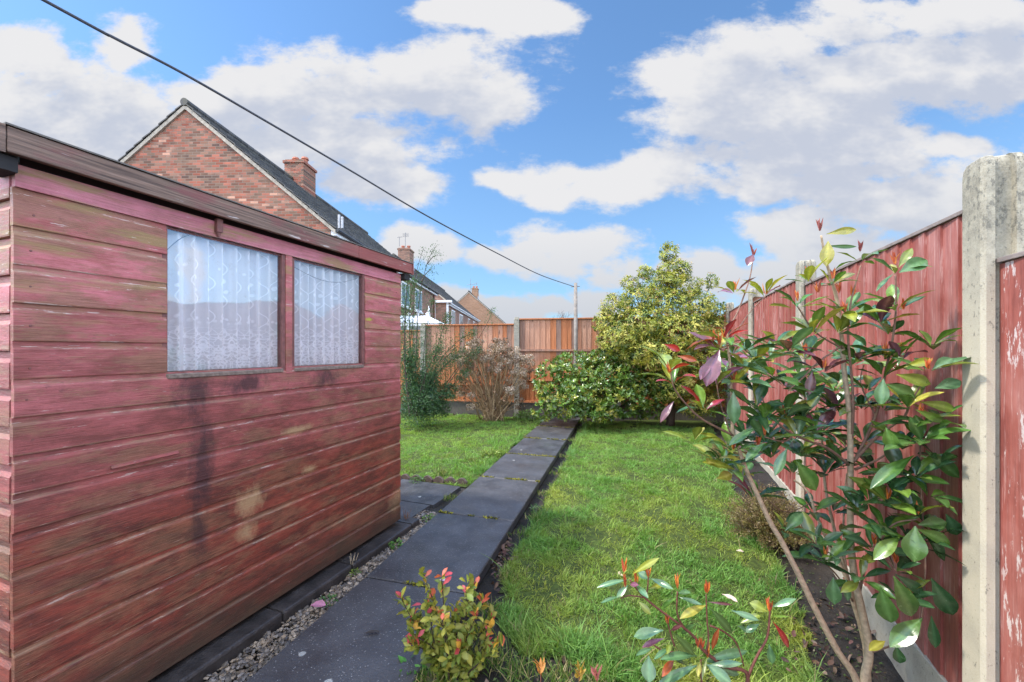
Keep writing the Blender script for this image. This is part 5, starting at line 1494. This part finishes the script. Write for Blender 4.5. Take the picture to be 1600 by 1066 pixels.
lv.mesh('flower_buds', M['matt_leaf'], he, nu=2, nv=1, shape='lance')
m = MB()
for e in ells:
    stem(m, [hb + rvec(1)[0] * [0.15, 0.1, 0], hb * 0.5 + e[0] * 0.5, e[0]], 0.014, 0.005, (0.05, 0.035, 0.028), 5, 4)
m.build('stems', M['bark'], he, smooth=True)

# dead hydrangea heads against the back fence
random.seed(12)
yb = up(cw(-0.36, 7.45), -0.06)
hy = thing('hydrangea', 'dead brown hydrangea fan of bare stems with dry papery flower heads', 'shrub', tuple(yb))
m = MB(); lv = Leaves()
heads = []
for i in range(175):
    a = random.uniform(-1, 1); b_ = random.uniform(-1, 0.6)
    px = 768 + 60 * a + random.gauss(0, 4); py = 528 + 26 * a * a + abs(random.gauss(0, 26)) + (20 if random.random() < 0.3 else 0) + (0 if a < 0.2 else 6)
    if random.random() < 0.10: py = random.uniform(600, 640); px = 768 + random.choice([-1, 1]) * random.uniform(30, 55)
    Z = 7.35 + b_ * 0.38
    tp = P(px, py, Z)
    s = yb + np.array([random.gauss(0, 0.09), random.gauss(0, 0.06), 0])
    mid = s + (tp - s) * 0.5 + np.array([0, 0, 0.10 * (1 - abs(a))]) + rvec(1)[0] * 0.03
    stem(m, [s, mid, tp], 0.0075, 0.0035, random.choice([(0.36, 0.25, 0.14), (0.25, 0.16, 0.09), (0.46, 0.33, 0.20)]), 5, 4)
    if random.random() < 0.7: heads.append(tp)
for tp in heads:
    rr = random.uniform(0.055, 0.095); nP = int(85 * (rr / 0.065) ** 2)
    cc = random.choice([(0.25, 0.18, 0.135), (0.33, 0.25, 0.20), (0.19, 0.125, 0.09), (0.42, 0.33, 0.27)])
    for j in range(nP):
        d = rvec(1)[0]; d[2] = d[2] * 0.7 + 0.15
        p = tp + d * rr * random.uniform(0.6, 1)
        Ln = random.uniform(0.016, 0.030)
        lv.add(p, rvec(1)[0], d + rvec(1)[0] * 0.8, Ln, Ln * 0.9, random.uniform(-0.3, 0.4), jit(cc, 0.35))
for i in range(420):    # curled dead leaves clinging to the stems
    a = random.uniform(-1, 1)
    p = P(768 + 52 * a, random.uniform(560, 640), 7.35 + random.uniform(-0.3, 0.2)); Ln = random.uniform(0.03, 0.07)
    lv.add(p, rvec(1)[0] + [0, 0, -0.7], rvec(1)[0], Ln, Ln * 0.45, random.uniform(-0.6, 0.6), jit(random.choice([(0.12, 0.07, 0.045), (0.20, 0.125, 0.08), (0.09, 0.05, 0.035)]), 0.3))
m.build('stems', M['dry'], hy, smooth=True)
lv.mesh('flower_heads', M['dead_leaf'], hy, nu=2, nv=1, shape='oval', fold=0.2)

# small leaved arching shrub behind the shed corner
random.seed(17)
cb = G(655, 652, -0.06)
co = thing('arching_shrub', 'dark small leaved shrub with long arching sprays beside the shed corner', 'shrub', tuple(cb))
m = MB(); lv = Leaves(); bp = []
arcs = [([(650, 650), (642, 560), (640, 480), (652, 420), (662, 388)], 6.6), ([(650, 650), (650, 560), (655, 470), (668, 410), (682, 384)], 6.7), ([(655, 650), (668, 600), (690, 560), (720, 530), (742, 520)], 6.9), ([(660, 650), (690, 610), (715, 575), (735, 560), (750, 545)], 7.0),
        ([(648, 650), (636, 600), (633, 520), (636, 450), (640, 420)], 6.4), ([(652, 650), (640, 590), (630, 540), (630, 480)], 6.5), ([(655, 650), (672, 590), (684, 540), (694, 510), (700, 492)], 6.9), ([(660, 650), (685, 625), (710, 600), (730, 580)], 6.8),
        ([(645, 650), (640, 560), (645, 500), (648, 440)], 6.6), ([(650, 650), (660, 580), (665, 520), (676, 470)], 6.8), ([(640, 650), (632, 560), (634, 470), (644, 405)], 6.3), ([(660, 650), (700, 600), (738, 545), (764, 500), (769, 484)], 7.2), ([(668, 412), (676, 402), (684, 398)], 6.7), ([(658, 440), (668, 425), (676, 420)], 6.7)]
for i in range(14):
    ex_, ey_ = random.choice([(random.uniform(690, 725), random.uniform(545, 625)), (random.uniform(632, 690), random.uniform(520, 600))])
    arcs.append(([(655 + random.uniform(-8, 8), 650), ((655 + ex_) / 2 - 6, (650 + ey_) / 2 - 14), (ex_, ey_)], random.uniform(6.4, 7.1)))
for pts, Z in arcs:
    q = stem(m, [P(x, y, Z + 0.1 * math.sin(i)) for i, (x, y) in enumerate(pts)], 0.010, 0.0025, (0.05, 0.035, 0.028), 5, 10)
    top_bare = pts[-1][1] < 430
    for j, c_ in enumerate(q):
        f = j / len(q)
        dens = 40 if not (top_bare and c_[2] > 2.35) else 7
        if pts[-1][0] > 755 : dens = 12
        sp = 0.13 * (1 - f) + 0.028
        for u in range(dens):
            p = c_ + rng.normal(0, sp, 3)
            Ln = random.uniform(0.018, 0.034)
            lv.add(p, rvec(1)[0] + [0, 0, 0.4], rvec(1)[0] + [0, 0, 0.6], Ln, Ln * 0.45, 0.15, jit(random.choice([(0.04, 0.10, 0.036), (0.03, 0.08, 0.04), (0.055, 0.12, 0.035), (0.07, 0.14, 0.055)]), 0.25))
ells = []
for px, py, rx, ry, Z in ((645, 625, 22, 28, 6.6), (668, 628, 26, 24, 6.6), (650, 600, 20, 26, 6.7), (690, 638, 14, 14, 6.7), (672, 600, 16, 18, 6.8), (640, 560, 12, 26, 6.5), (700, 612, 14, 14, 6.9)):
    ells.append((P(px, py, Z), np.array([rx, rx, ry]) / F * Z))
pts, nr = clump_points(ells, 3600, 0.25)
lv2 = whorls(pts, nr, 3, 0.036, 0.45, [(0.035, 0.085, 0.036), (0.028, 0.07, 0.036), (0.05, 0.11, 0.035), (0.07, 0.14, 0.06)], up=0.3, tilt=(0.3, 1.4), shape_lv=lv)
lv.mesh('foliage', M['matt_leaf'], co, nu=2, nv=1, shape='oval', fold=0.2)
m.build('stems', M['bark'], co, smooth=True)


# heather mounds along the bed
def heather(px, py, Z, rx, rz, n, label, cols):
    c = P(px, py, Z); gz = float(ground_z(np.array(c[0]), np.array(c[1])))
    t = thing('heather', label, 'shrub', (c[0], c[1], gz), 'low heathers in the bed by the red fence')
    lv = Leaves(); m = MB()
    for i in range(n):
        d = rvec(1)[0]; d[2] = abs(d[2]) * 1.0
        rt = random.uniform(0.55, 1.05)
        e = np.array([c[0] + d[0] * rx * rt, c[1] + d[1] * rx * rt, gz + 0.04 + d[2] * rz * rt])
        e[0] = min(e[0], 1.0)
        s = np.array([c[0] + d[0] * rx * 0.2, c[1] + d[1] * rx * 0.2, gz])
        md = (s + e) / 2 + [0, 0, 0.04]
        q = smooth_path([s, md, e], 4)
        if i % 2 == 0: m.tube(q, [0.0025, 0.0022, 0.002, 0.002, 0.0018, 0.0016, 0.0014, 0.0012, 0.001], 4, col=jit((0.10, 0.065, 0.045)))
        cc = random.choice(cols)
        for j in range(4, 9):
            for u in range(5):
                dd = rvec(1)[0] + (e - s) / np.linalg.norm(e - s) * 0.8; Ln = random.uniform(0.010, 0.022)
                lv.add(q[j] + rng.normal(0, 0.008, 3), dd, rvec(1)[0], Ln, Ln * 0.28, 0.1, jit(cc, 0.35))
    m.build('stems', M['dry'], t)
    lv.mesh('foliage', M['matt_leaf'], t, nu=2, nv=1, shape='lance')


HC = [(0.24, 0.17, 0.085), (0.17, 0.14, 0.05), (0.30, 0.22, 0.13), (0.10, 0.10, 0.025), (0.12, 0.075, 0.05), (0.22, 0.19, 0.06)]
heather(1200, 815, 2.95, 0.30, 0.36, 900, 'tan and olive heather mound, the larger one under the leaning stem', HC)
heather(1138, 705, 4.7, 0.26, 0.22, 420, 'small brown heather mound farther along the bed', HC)
# deep shade plants under the hedge and along the far bed
def ground_clump(px, py, z, r, h, n, L, cols, name, label, cat, wr=0.6, group=None):
    c = G(px, py, z); t = thing(name, label, cat, tuple(c), group)
    lv = Leaves()
    for i in range(n):
        a = random.random() * 6.28; rr = r * math.sqrt(random.random())
        p = c + np.array([math.cos(a) * rr, math.sin(a) * rr, h * random.uniform(0.2, 1) * (1 - (rr / r) ** 2 * 0.6)])
        d = np.array([math.cos(a), math.sin(a), random.uniform(-0.2, 0.9)]) + rvec(1)[0] * 0.7
        Ln = L * random.uniform(0.6, 1.2)
        lv.add(p, d, np.array([0, 0, 1]) + rvec(1)[0] * 0.6, Ln, Ln * wr, random.uniform(0, 0.4), jit(random.choice(cols), 0.25))
    lv.mesh('foliage', M['matt_leaf'], t, nu=3, nv=1, shape='oval', fold=0.2)
    st = MB()
    for i in range(max(4, n // 14)):
        a = random.random() * 6.28; rr = r * 0.7 * random.random()
        st.tube([c, c + np.array([math.cos(a) * rr, math.sin(a) * rr, h * 0.7])], [0.002, 0.001], 4, col=(0.10, 0.12, 0.03))
    st.build('stems', M['dry'], t)


LG = [(0.13, 0.22, 0.06), (0.16, 0.26, 0.08), (0.10, 0.19, 0.045)]
ground_clump(824, 655, -0.05, 0.26, 0.19, 430, 0.042, LG, 'geranium_plant', 'pale green leafy clump where the lawn meets the path end', 'plant')
ground_clump(768, 712, -0.05, 0.13, 0.08, 190, 0.032, [(0.13, 0.20, 0.03), (0.18, 0.23, 0.04)], 'weed', 'yellow green weed tuft spilling onto the left edge of path', 'weed', group='weeds by the path')
ground_clump(1130, 668, -0.08, 0.35, 0.10, 320, 0.03, LG, 'ground_weeds', 'pale green weeds at the far right lawn corner', 'weed', group='weeds by the path')
ground_clump(652, 752, -0.03, 0.07, 0.05, 110, 0.018, [(0.05, 0.12, 0.03), (0.07, 0.15, 0.04)], 'weed', 'dark green weed against the scalloped edging', 'weed', group='weeds by the path')
ground_clump(618, 855, -0.035, 0.045, 0.045, 80, 0.022, [(0.07, 0.17, 0.03), (0.10, 0.20, 0.04)], 'weed', 'bright green weed in gravel nearest the shed far corner', 'weed', group='weeds by the path')
ground_clump(553, 900, -0.035, 0.035, 0.03, 60, 0.014, [(0.10, 0.17, 0.03), (0.14, 0.19, 0.03)], 'weed', 'mossy green weed in gravel below a pale dry twig', 'weed', group='weeds by the path')
ground_clump(512, 944, -0.035, 0.05, 0.03, 90, 0.016, [(0.05, 0.12, 0.04), (0.08, 0.15, 0.05)], 'weed', 'low green weed in gravel behind the pink fallen leaf', 'weed', group='weeds by the path')
ground_clump(672, 812, -0.03, 0.05, 0.04, 80, 0.018, [(0.09, 0.18, 0.03), (0.12, 0.2, 0.04)], 'weed', 'small green weed between the paved corner and path', 'weed', group='weeds by the path')
ground_clump(640, 1060, -0.06, 0.06, 0.08, 70, 0.045, [(0.06, 0.20, 0.03), (0.08, 0.24, 0.04)], 'weed', 'bright green broad weed at the foot of small shrub', 'weed', wr=0.4, group='weeds by the path')
ground_clump(840, 800, -0.08, 0.06, 0.06, 90, 0.03, [(0.05, 0.11, 0.03), (0.08, 0.13, 0.05)], 'weed', 'grey green weed in the trench right of the path', 'weed', wr=0.4, group='weeds by the path')

# grass tufts at the path's left side
lv = Leaves()
for (px, py, n, L) in ((705, 782, 90, 0.06), (690, 742, 120, 0.07), (640, 738, 70, 0.06), (720, 745, 90, 0.06), (735, 720, 80, 0.05), (890, 655, 120, 0.08), (905, 662, 80, 0.07), (895, 690, 60, 0.06), (880, 715, 60, 0.05), (868, 742, 50, 0.05), (850, 775, 60, 0.05), (835, 812, 60, 0.05), (812, 838, 50, 0.05), (795, 905, 80, 0.06), (760, 960, 90, 0.07), (745, 1000, 90, 0.07), (770, 1040, 120, 0.09), (810, 1062, 120, 0.09), (870, 1070, 120, 0.09), (930, 1075, 120, 0.09), (690, 1066, 60, 0.06), (660, 1075, 60, 0.06)):
    c = G(px, py, -0.04)
    for i in range(n):
        p = c + np.array([random.gauss(0, 0.035), random.gauss(0, 0.03), 0])
        lv.add(p, rvec(1)[0] * [0.7, 0.7, 0] + [0, 0, 1], rvec(1)[0], L * random.uniform(0.5, 1.3), 0.004, random.uniform(0, 0.7), jit(random.choice([(0.09, 0.17, 0.03), (0.14, 0.2, 0.05), (0.30, 0.26, 0.13), (0.06, 0.13, 0.02)]), 0.2))
tag(lv.mesh('grass_tufts', M['grass'], None, nu=3, nv=1, shape='lance'), 'loose grass tufts growing along the edges of the slab path', 'grass', kind='stuff')

# leaf litter in the trench by the path and in the bed
lv = Leaves()
random.seed(33)
for i in range(620):
    u = random.random()
    if u < 0.35:
        c = G(785 + random.gauss(0, 8), 860 + random.gauss(0, 32), -0.07)
    elif u < 0.45:
        c = G(random.uniform(640, 960), random.uniform(1035, 1100), -0.075)
    elif u < 0.8:
        c = G(random.uniform(1225, 1370), random.uniform(870, 1060), -0.24)
    else:
        c = G(random.uniform(655, 815), random.uniform(640, 652), -0.05)
    c = c + np.array([0, 0, random.uniform(0.0, 0.03)])
    Ln = random.uniform(0.015, 0.05)
    lv.add(c, rvec(1)[0] * [1, 1, 0.3], rvec(1)[0] * 0.6 + [0, 0, 0.7], Ln, Ln * 0.45, random.uniform(-0.5, 0.6), jit(random.choice([(0.07, 0.04, 0.028), (0.11, 0.06, 0.04), (0.045, 0.025, 0.02), (0.16, 0.11, 0.085), (0.09, 0.04, 0.035)]), 0.3))
tag(lv.mesh('leaf_litter', M['dead_leaf'], None, nu=4, nv=1, shape='oval', fold=0.3, wav=0.06), 'dark dead leaves littering the soil beside path and in the bed', 'leaf litter', kind='stuff')
# twigs and tiny weeds on the bed soil
lv = Leaves()
for i in range(1500):
    c = G(random.uniform(1215, 1390), random.uniform(860, 1066), -0.25) if i < 900 else G(random.uniform(640, 980), random.uniform(1030, 1110), -0.075)
    if c[0] > 0.98: continue
    c[2] = float(ground_z(np.array(c[0]), np.array(c[1]))) + 0.006
    Ln = random.uniform(0.006, 0.02)
    lv.add(c, rvec(1)[0] * [1, 1, 0.3] + [0, 0, 0.4], [0, 0, 1] + rvec(1)[0] * 0.5, Ln, Ln * 0.5, 0.1, jit(random.choice([(0.07, 0.13, 0.03), (0.10, 0.15, 0.04), (0.05, 0.09, 0.02), (0.14, 0.10, 0.06)]), 0.3))
tag(lv.mesh('ground_cover', M['matt_leaf'], None, nu=2, nv=1, shape='oval'), 'tiny seedlings and moss scattered on the dark bed soil', 'ground cover', kind='stuff')

# single fallen leaves
FALL = 'single fallen leaves lying about'
for px, py, z, L, w, col, ang, lab in ((485, 948, 0.0, 0.075, 0.045, (0.36, 0.15, 0.24), 0.4, 'curled pink leaf fallen on the gravel beside the shed'), (568, 992, 0.006, 0.07, 0.018, (0.02, 0.015, 0.015), 0.5, 'dark wet leaf lying on the near path slab'),
                                       (686, 908, 0.01, 0.05, 0.018, (0.42, 0.34, 0.40), 0.2, 'pale lilac leaf lying on the path above the small shrub'), (1128, 930, -0.09, 0.085, 0.035, (0.55, 0.42, 0.36), -0.6, 'pale buff leaf lying on lawn between the orange tips'),
                                       (975, 903, -0.08, 0.08, 0.03, (0.42, 0.34, 0.24), 2.6, 'beige leaf on lawn behind the leftmost orange tip'), (1150, 862, -0.1, 0.05, 0.025, (0.45, 0.36, 0.28), 0.1, 'small tan leaf on the lawn below the heather'),
                                       (1328, 935, -0.18, 0.12, 0.08, (0.20, 0.065, 0.03), 1.2, 'large rust brown dead leaf at foot of photinia')):
    c = G(px, py, z)
    if 'rust' in lab: c[2] = float(ground_z(np.array(c[0]), np.array(c[1]))) + 0.10
    l_ = Leaves(); l_.add(c + [0, 0, 0.006], [math.cos(ang), math.sin(ang), 0.12], [0.1, -0.2, 1], L, w, 0.15, col)
    o = l_.mesh('fallen_leaf', M['dead_leaf'], None, nu=6, nv=2, shape='obovate', fold=0.35, wav=0.08, rib=0.2)
    tag(o, lab, 'leaf', FALL)
# moss-covered stone beside the path
m = MB(); c = G(672, 1052, -0.06); n = 10; rings = []
for i in range(6):
    t = i / 5 * math.pi / 2
    rings.append([c + np.array([0.075 * math.cos(t) * math.cos(a) * (1 + 0.15 * math.sin(3 * a + i)), 0.06 * math.cos(t) * math.sin(a) * (1 + 0.12 * math.cos(2 * a)), -0.01 + 0.07 * math.sin(t)]) for a in np.linspace(0, 2 * math.pi, n, endpoint=False)])
m.add([p for r_ in rings for p in r_], [(i * n + j, i * n + (j + 1) % n, (i + 1) * n + (j + 1) % n, (i + 1) * n + j) for i in range(5) for j in range(n)], col=(0.08, 0.08, 0.035))
tag(m.build('stone', M['pebble'], smooth=True), 'mossy rounded stone wedged by the path edge under small shrub', 'stone')
# dry twig weed by the gravel
for px, py, hgt, n, col, lab in ((550, 893, 0.10, 7, (0.36, 0.29, 0.20), 'pale dry twiggy stalks standing in the gravel strip'), (634, 822, 0.13, 10, (0.16, 0.09, 0.06), 'brown dead stalk by the far shed corner')):
    c = G(px, py, -0.035); t = MB()
    for i in range(n):
        d = rvec(1)[0] * 0.04
        t.tube([c + d * [0.2, 0.2, 0], c + d * [0.6, 0.6, 0] + [0, 0, hgt * 0.5], c + d * [1, 1, 0] + [0, 0, hgt * random.uniform(0.7, 1)]], [0.003, 0.002, 0.001], 4, col=col)
    tag(t.build('dry_stalks', M['dry']), lab, 'dead plant')

# pink-tipped seedlings poking up at the bottom of view
for i, (px, py, lab) in enumerate(((845, 1045, 'small orange tipped sprig at the bottom edge nearest small shrub'), (905, 1048, 'small yellow and orange sprig at the bottom middle edge'), (932, 1052, 'small pink tipped sprig at the bottom edge near the young shrub'))):
    c = P(px, py, 1.42); t = thing('seedling', lab, 'plant', (c[0], c[1], -0.14), 'sprigs at the front of the lawn')
    l_ = Leaves()
    for j in range(11): l_.add(c + [0, 0, -0.03 + 0.003 * j] + rvec(1)[0] * 0.006, np.array([0, 0, 1]) + rvec(1)[0] * 0.7, rvec(1)[0], random.uniform(0.02, 0.05), 0.011, random.uniform(-0.2, 0.4), jit([(0.45, 0.20, 0.05), (0.40, 0.26, 0.05), (0.45, 0.16, 0.16)][i]))
    l_.mesh('leaves', M['matt_leaf'], t, nu=4, nv=1, shape='lance', fold=0.4)
    m = MB(); m.tube([(c[0], c[1], -0.18), tuple(c)], 0.002, 5, col=BARKR); m.build('stem', M['bark'], t)

# bare tree far beyond the back fence
bt_ = cw(3.4, 30, -0.05)
t = thing('bare_tree', 'leafless tree far beyond the orange fence', 'tree', tuple(bt_))
random.seed(2)
m = MB(); m.tube([bt_, bt_ + [0, 0, 1.6], bt_ + [0.05, 0, 2.6]], [0.12, 0.09, 0.06], 8, col=(0.10, 0.085, 0.075)); m.build('trunk', M['bark'], t)
m = MB()


def twig(p, d, L, r, k):
    e = p + d * L
    m.tube([p, (p + e) / 2 + rvec(1)[0] * L * 0.06, e], [r, r * 0.8, r * 0.6], 4, col=(0.12, 0.10, 0.09))
    if k > 0:
        for i in range(3): twig(p + d * L * random.uniform(0.5, 1), nrmz(d + rvec(1)[0] * 0.75 + [0, 0, 0.15]), L * 0.68, r * 0.6, k - 1)


for i in range(6): twig(bt_ + [0.03, 0, random.uniform(1.7, 2.6)], nrmz(rvec(1)[0] * [1, 1, 0.2] + [0, 0, 0.7]), 1.0, 0.035, 3)
m.build('branches', M['bark'], t)

# ================================================================== SKY, SUN, CAMERA
EL, AZ = R(54), R(28)
tosun = Vector((-math.cos(EL) * math.cos(AZ), -math.cos(EL) * math.sin(AZ), math.sin(EL)))
su = bpy.data.lights.new('sun', 'SUN'); su.energy = 3.0; su.angle = R(5.0); su.color = (1.0, 0.95, 0.87)
so = bpy.data.objects.new('sun', su); COL.objects.link(so)
so.rotation_euler = tosun.to_track_quat('Z', 'Y').to_euler()
so.location = (-5, -2, 12)

W = bpy.data.worlds.new('World'); SC.world = W; W.use_nodes = True
t = W.node_tree; t.nodes.clear(); k = NT(t)
SKY_S = 0.12
sky = t.nodes.new('ShaderNodeTexSky'); sky.sky_type = 'NISHITA'; sky.sun_disc = False
sky.sun_elevation = EL; sky.sun_rotation = math.atan2(tosun.x, tosun.y)
sky.air_density = 1.0; sky.dust_density = 0.3; sky.ozone_density = 3.0
CLOUDS = [(90, 165, 210, 85), (195, 65, 48, 40), (20, 90, 90, 45), (150, 220, 220, 90), (400, 150, 150, 65), (560, 135, 170, 62), (700, 130, 130, 70), (760, 150, 75, 60), (500, 220, 170, 60), (600, 290, 110, 36), (350, 240, 200, 80),
          (780, 18, 110, 48), (690, 10, 60, 25), (870, 20, 40, 30), (1075, 115, 80, 60), (1180, 110, 130, 75), (1150, 170, 150, 60), (1300, 160, 160, 80), (1440, 120, 140, 70), (1570, 100, 110, 60), (1360, 40, 130, 50), (1500, 30, 130, 45),
          (1200, 245, 170, 55), (1340, 240, 120, 65), (1050, 275, 130, 38), (900, 290, 120, 42), (800, 285, 60, 25), (1180, 285, 130, 30), (1420, 330, 190, 60), (1560, 300, 110, 70), (1250, 350, 110, 32), (1500, 240, 60, 25),
          (880, 395, 120, 36), (760, 400, 50, 20), (960, 420, 60, 30), (1110, 430, 75, 36), (1200, 440, 110, 45), (1400, 420, 200, 60), (680, 395, 50, 24), (800, 490, 55, 28), (860, 480, 45, 18), (930, 470, 40, 36), (640, 390, 40, 28), (1300, 390, 120, 40), (720, 470, 120, 18)]


def cloud_group(name, blobs, detail, warp):
    """soft union of cloud masses on the sky, roughened by noise"""
    gt = bpy.data.node_groups.new(name, 'ShaderNodeTree')
    gt.interface.new_socket('Vector', in_out='INPUT', socket_type='NodeSocketVector')
    gt.interface.new_socket('Density', in_out='OUTPUT', socket_type='NodeSocketFloat')
    gk = NT(gt); gi = gt.nodes.new('NodeGroupInput'); go = gt.nodes.new('NodeGroupOutput')
    cur = gi.outputs[0]
    if warp:
        wn = gk.noise(gi.outputs[0], 3.2, 3, 0.6, out='Color')
        wv = gk.n('VectorMath', {0: gk.n('VectorMath', {0: wn, 1: (0.5, 0.5, 0.5)}, operation='SUBTRACT'), 'Scale': 0.16}, operation='SCALE')
        cur = gk.n('VectorMath', {0: gi.outputs[0], 1: wv}, operation='ADD')
    acc = None; pu, pv, pa, pb = 0.0, 0.0, 1.0, 1.0
    for (cx, cy, rx, ry) in blobs:
        u, v = (cx - 800) / F, (HOR - cy) / F; a, b_ = rx / F * 0.98, ry / F * 0.98
        # each step re-expresses the point in the next cloud's own axes (strictly sequential chain)
        if acc is not None: cur = gk.n('VectorMath', {0: cur, 1: gk.comb(0.0, 0.0, acc)}, operation='ADD')
        cur = gk.n('VectorMath', {0: cur, 1: (pa / a, pb / b_, 0), 2: ((pu - u) / a, (pv - v) / b_, 0)}, operation='MULTIPLY_ADD')
        pu, pv, pa, pb = u, v, a, b_
        l = gk.n('VectorMath', {0: cur}, operation='LENGTH', out='Value')
        d = gk.m('SUBTRACT', 1.25, l)
        acc = d if acc is None else gk.m('SMOOTH_MAX', acc, d, 0.15)
    acc = gk.m('MAXIMUM', gk.m('MINIMUM', acc, 0.75), -0.7)
    f1 = gk.noise(gk.n('VectorMath', {0: gi.outputs[0], 1: (0.85, 1.45, 1.0)}, operation='MULTIPLY'), 5.5, detail, 0.64)
    dens = gk.m('ADD', acc, gk.m('MULTIPLY', gk.m('SUBTRACT', f1, 0.52), 2.7))
    gt.links.new(dens, go.inputs[0])
    return gt


def dgroup(vec, gt):
    nd = t.nodes.new('ShaderNodeGroup'); nd.node_tree = gt; t.links.new(vec, nd.inputs[0]); return nd.outputs[0]


dirv = k.n('TexCoord', out='Generated')
dirn = k.n('VectorMath', {0: dirv}, operation='NORMALIZE')
# project the sky direction onto the cloud layer's own axes
fz = k.n('VectorMath', {0: dirn, 1: (-ST, CT, 0)}, operation='DOT_PRODUCT', out='Value')
fx_ = k.n('VectorMath', {0: dirn, 1: (CT, ST, 0)}, operation='DOT_PRODUCT', out='Value')
fy_ = k.sep(dirn)[2]
inv = k.m('DIVIDE', 1.0, k.m('MAXIMUM', fz, 0.12))
uv = k.comb(k.m('MULTIPLY', fx_, inv), k.m('MULTIPLY', fy_, inv), 0.0)
d0 = dgroup(uv, cloud_group('cloud_density', CLOUDS, 8, True))
BIG = [c for c in CLOUDS if c[2] * c[3] > 5500]
d1 = dgroup(k.n('VectorMath', {0: uv, 1: (-0.03, 0.075, 0.0)}, operation='ADD'), cloud_group('cloud_thickness', BIG, 4, False))
back = k.m('MULTIPLY', k.m('SUBTRACT', k.noise(k.map(dirn, (1, 1, 1.8)), 2.6, 9, 0.6), 0.43), 6.0)  # unseen clouds behind the viewer, made dense to fill the shade
fr = k.rng(fz, 0.12, 0.3)
d0 = k.m('ADD', k.m('MULTIPLY', fr, d0), k.m('MULTIPLY', k.m('SUBTRACT', 1.0, fr), back))
cov = k.n('MapRange', {'Value': d0, 1: -0.10, 2: 0.48, 3: 0.0, 4: 1.0}, interpolation_type='SMOOTHSTEP')
lit = k.n('MapRange', {'Value': k.m('SUBTRACT', k.m('MULTIPLY', d1, 1.0), k.m('MULTIPLY', d0, 0.35)), 1: 0.75, 2: -0.25, 3: 0.0, 4: 1.0}, interpolation_type='SMOOTHSTEP')
ccol = k.mix(lit, (0.68, 0.735, 0.87), (1.0, 1.0, 1.02))
ccol = k.mix(k.rng(fy_, 0.30, 0.0), ccol, (0.66, 0.72, 0.82))
csc = k.n('VectorMath', {0: ccol, 'Scale': 1.0 / SKY_S * 0.45}, operation='SCALE')
skc = k.n('HueSaturation', {'Saturation': 0.95, 'Value': 1.0, 'Color': sky.outputs[0]})
skc = k.mix(1.0, skc, (0.72, 0.95, 1.08), 'MULTIPLY')
skc = k.mix(k.rng(fy_, 0.50, 0.0, 0.0, 0.60), skc, k.n('VectorMath', {0: (0.36, 0.60, 0.88), 'Scale': 1.0 / SKY_S * 0.42}, operation='SCALE'))
colr = k.mix(cov, skc, csc)
# unseen sky overhead and behind the viewer, boosted as added fill light
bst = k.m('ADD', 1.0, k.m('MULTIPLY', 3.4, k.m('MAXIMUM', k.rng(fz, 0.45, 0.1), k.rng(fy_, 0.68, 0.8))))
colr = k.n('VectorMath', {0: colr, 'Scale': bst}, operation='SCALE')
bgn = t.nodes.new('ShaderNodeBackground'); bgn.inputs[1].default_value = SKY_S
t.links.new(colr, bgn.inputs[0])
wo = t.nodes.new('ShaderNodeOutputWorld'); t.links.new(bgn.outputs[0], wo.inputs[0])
W.cycles.sampling_method = 'MANUAL'; W.cycles.sample_map_resolution = 512

cam = bpy.data.cameras.new('camera'); cam.sensor_width = 36; cam.lens = F / 1600 * 36
cam.shift_y = (HOR - 533) / 1600; cam.clip_start = 0.02; cam.clip_end = 3000
cobj = bpy.data.objects.new('camera', cam); COL.objects.link(cobj)
cobj.location = (0, 0, CAMZ); cobj.rotation_euler = (R(90), 0, TH)
SC.camera = cobj

SC.view_settings.view_transform = 'Standard'; SC.view_settings.look = 'None'
SC.view_settings.exposure = 0.9; SC.view_settings.gamma = 1.0; SC.view_settings.use_curve_mapping = False
SC.cycles.max_bounces = 8; SC.cycles.transparent_max_bounces = 16
SC.cycles.use_denoising = True
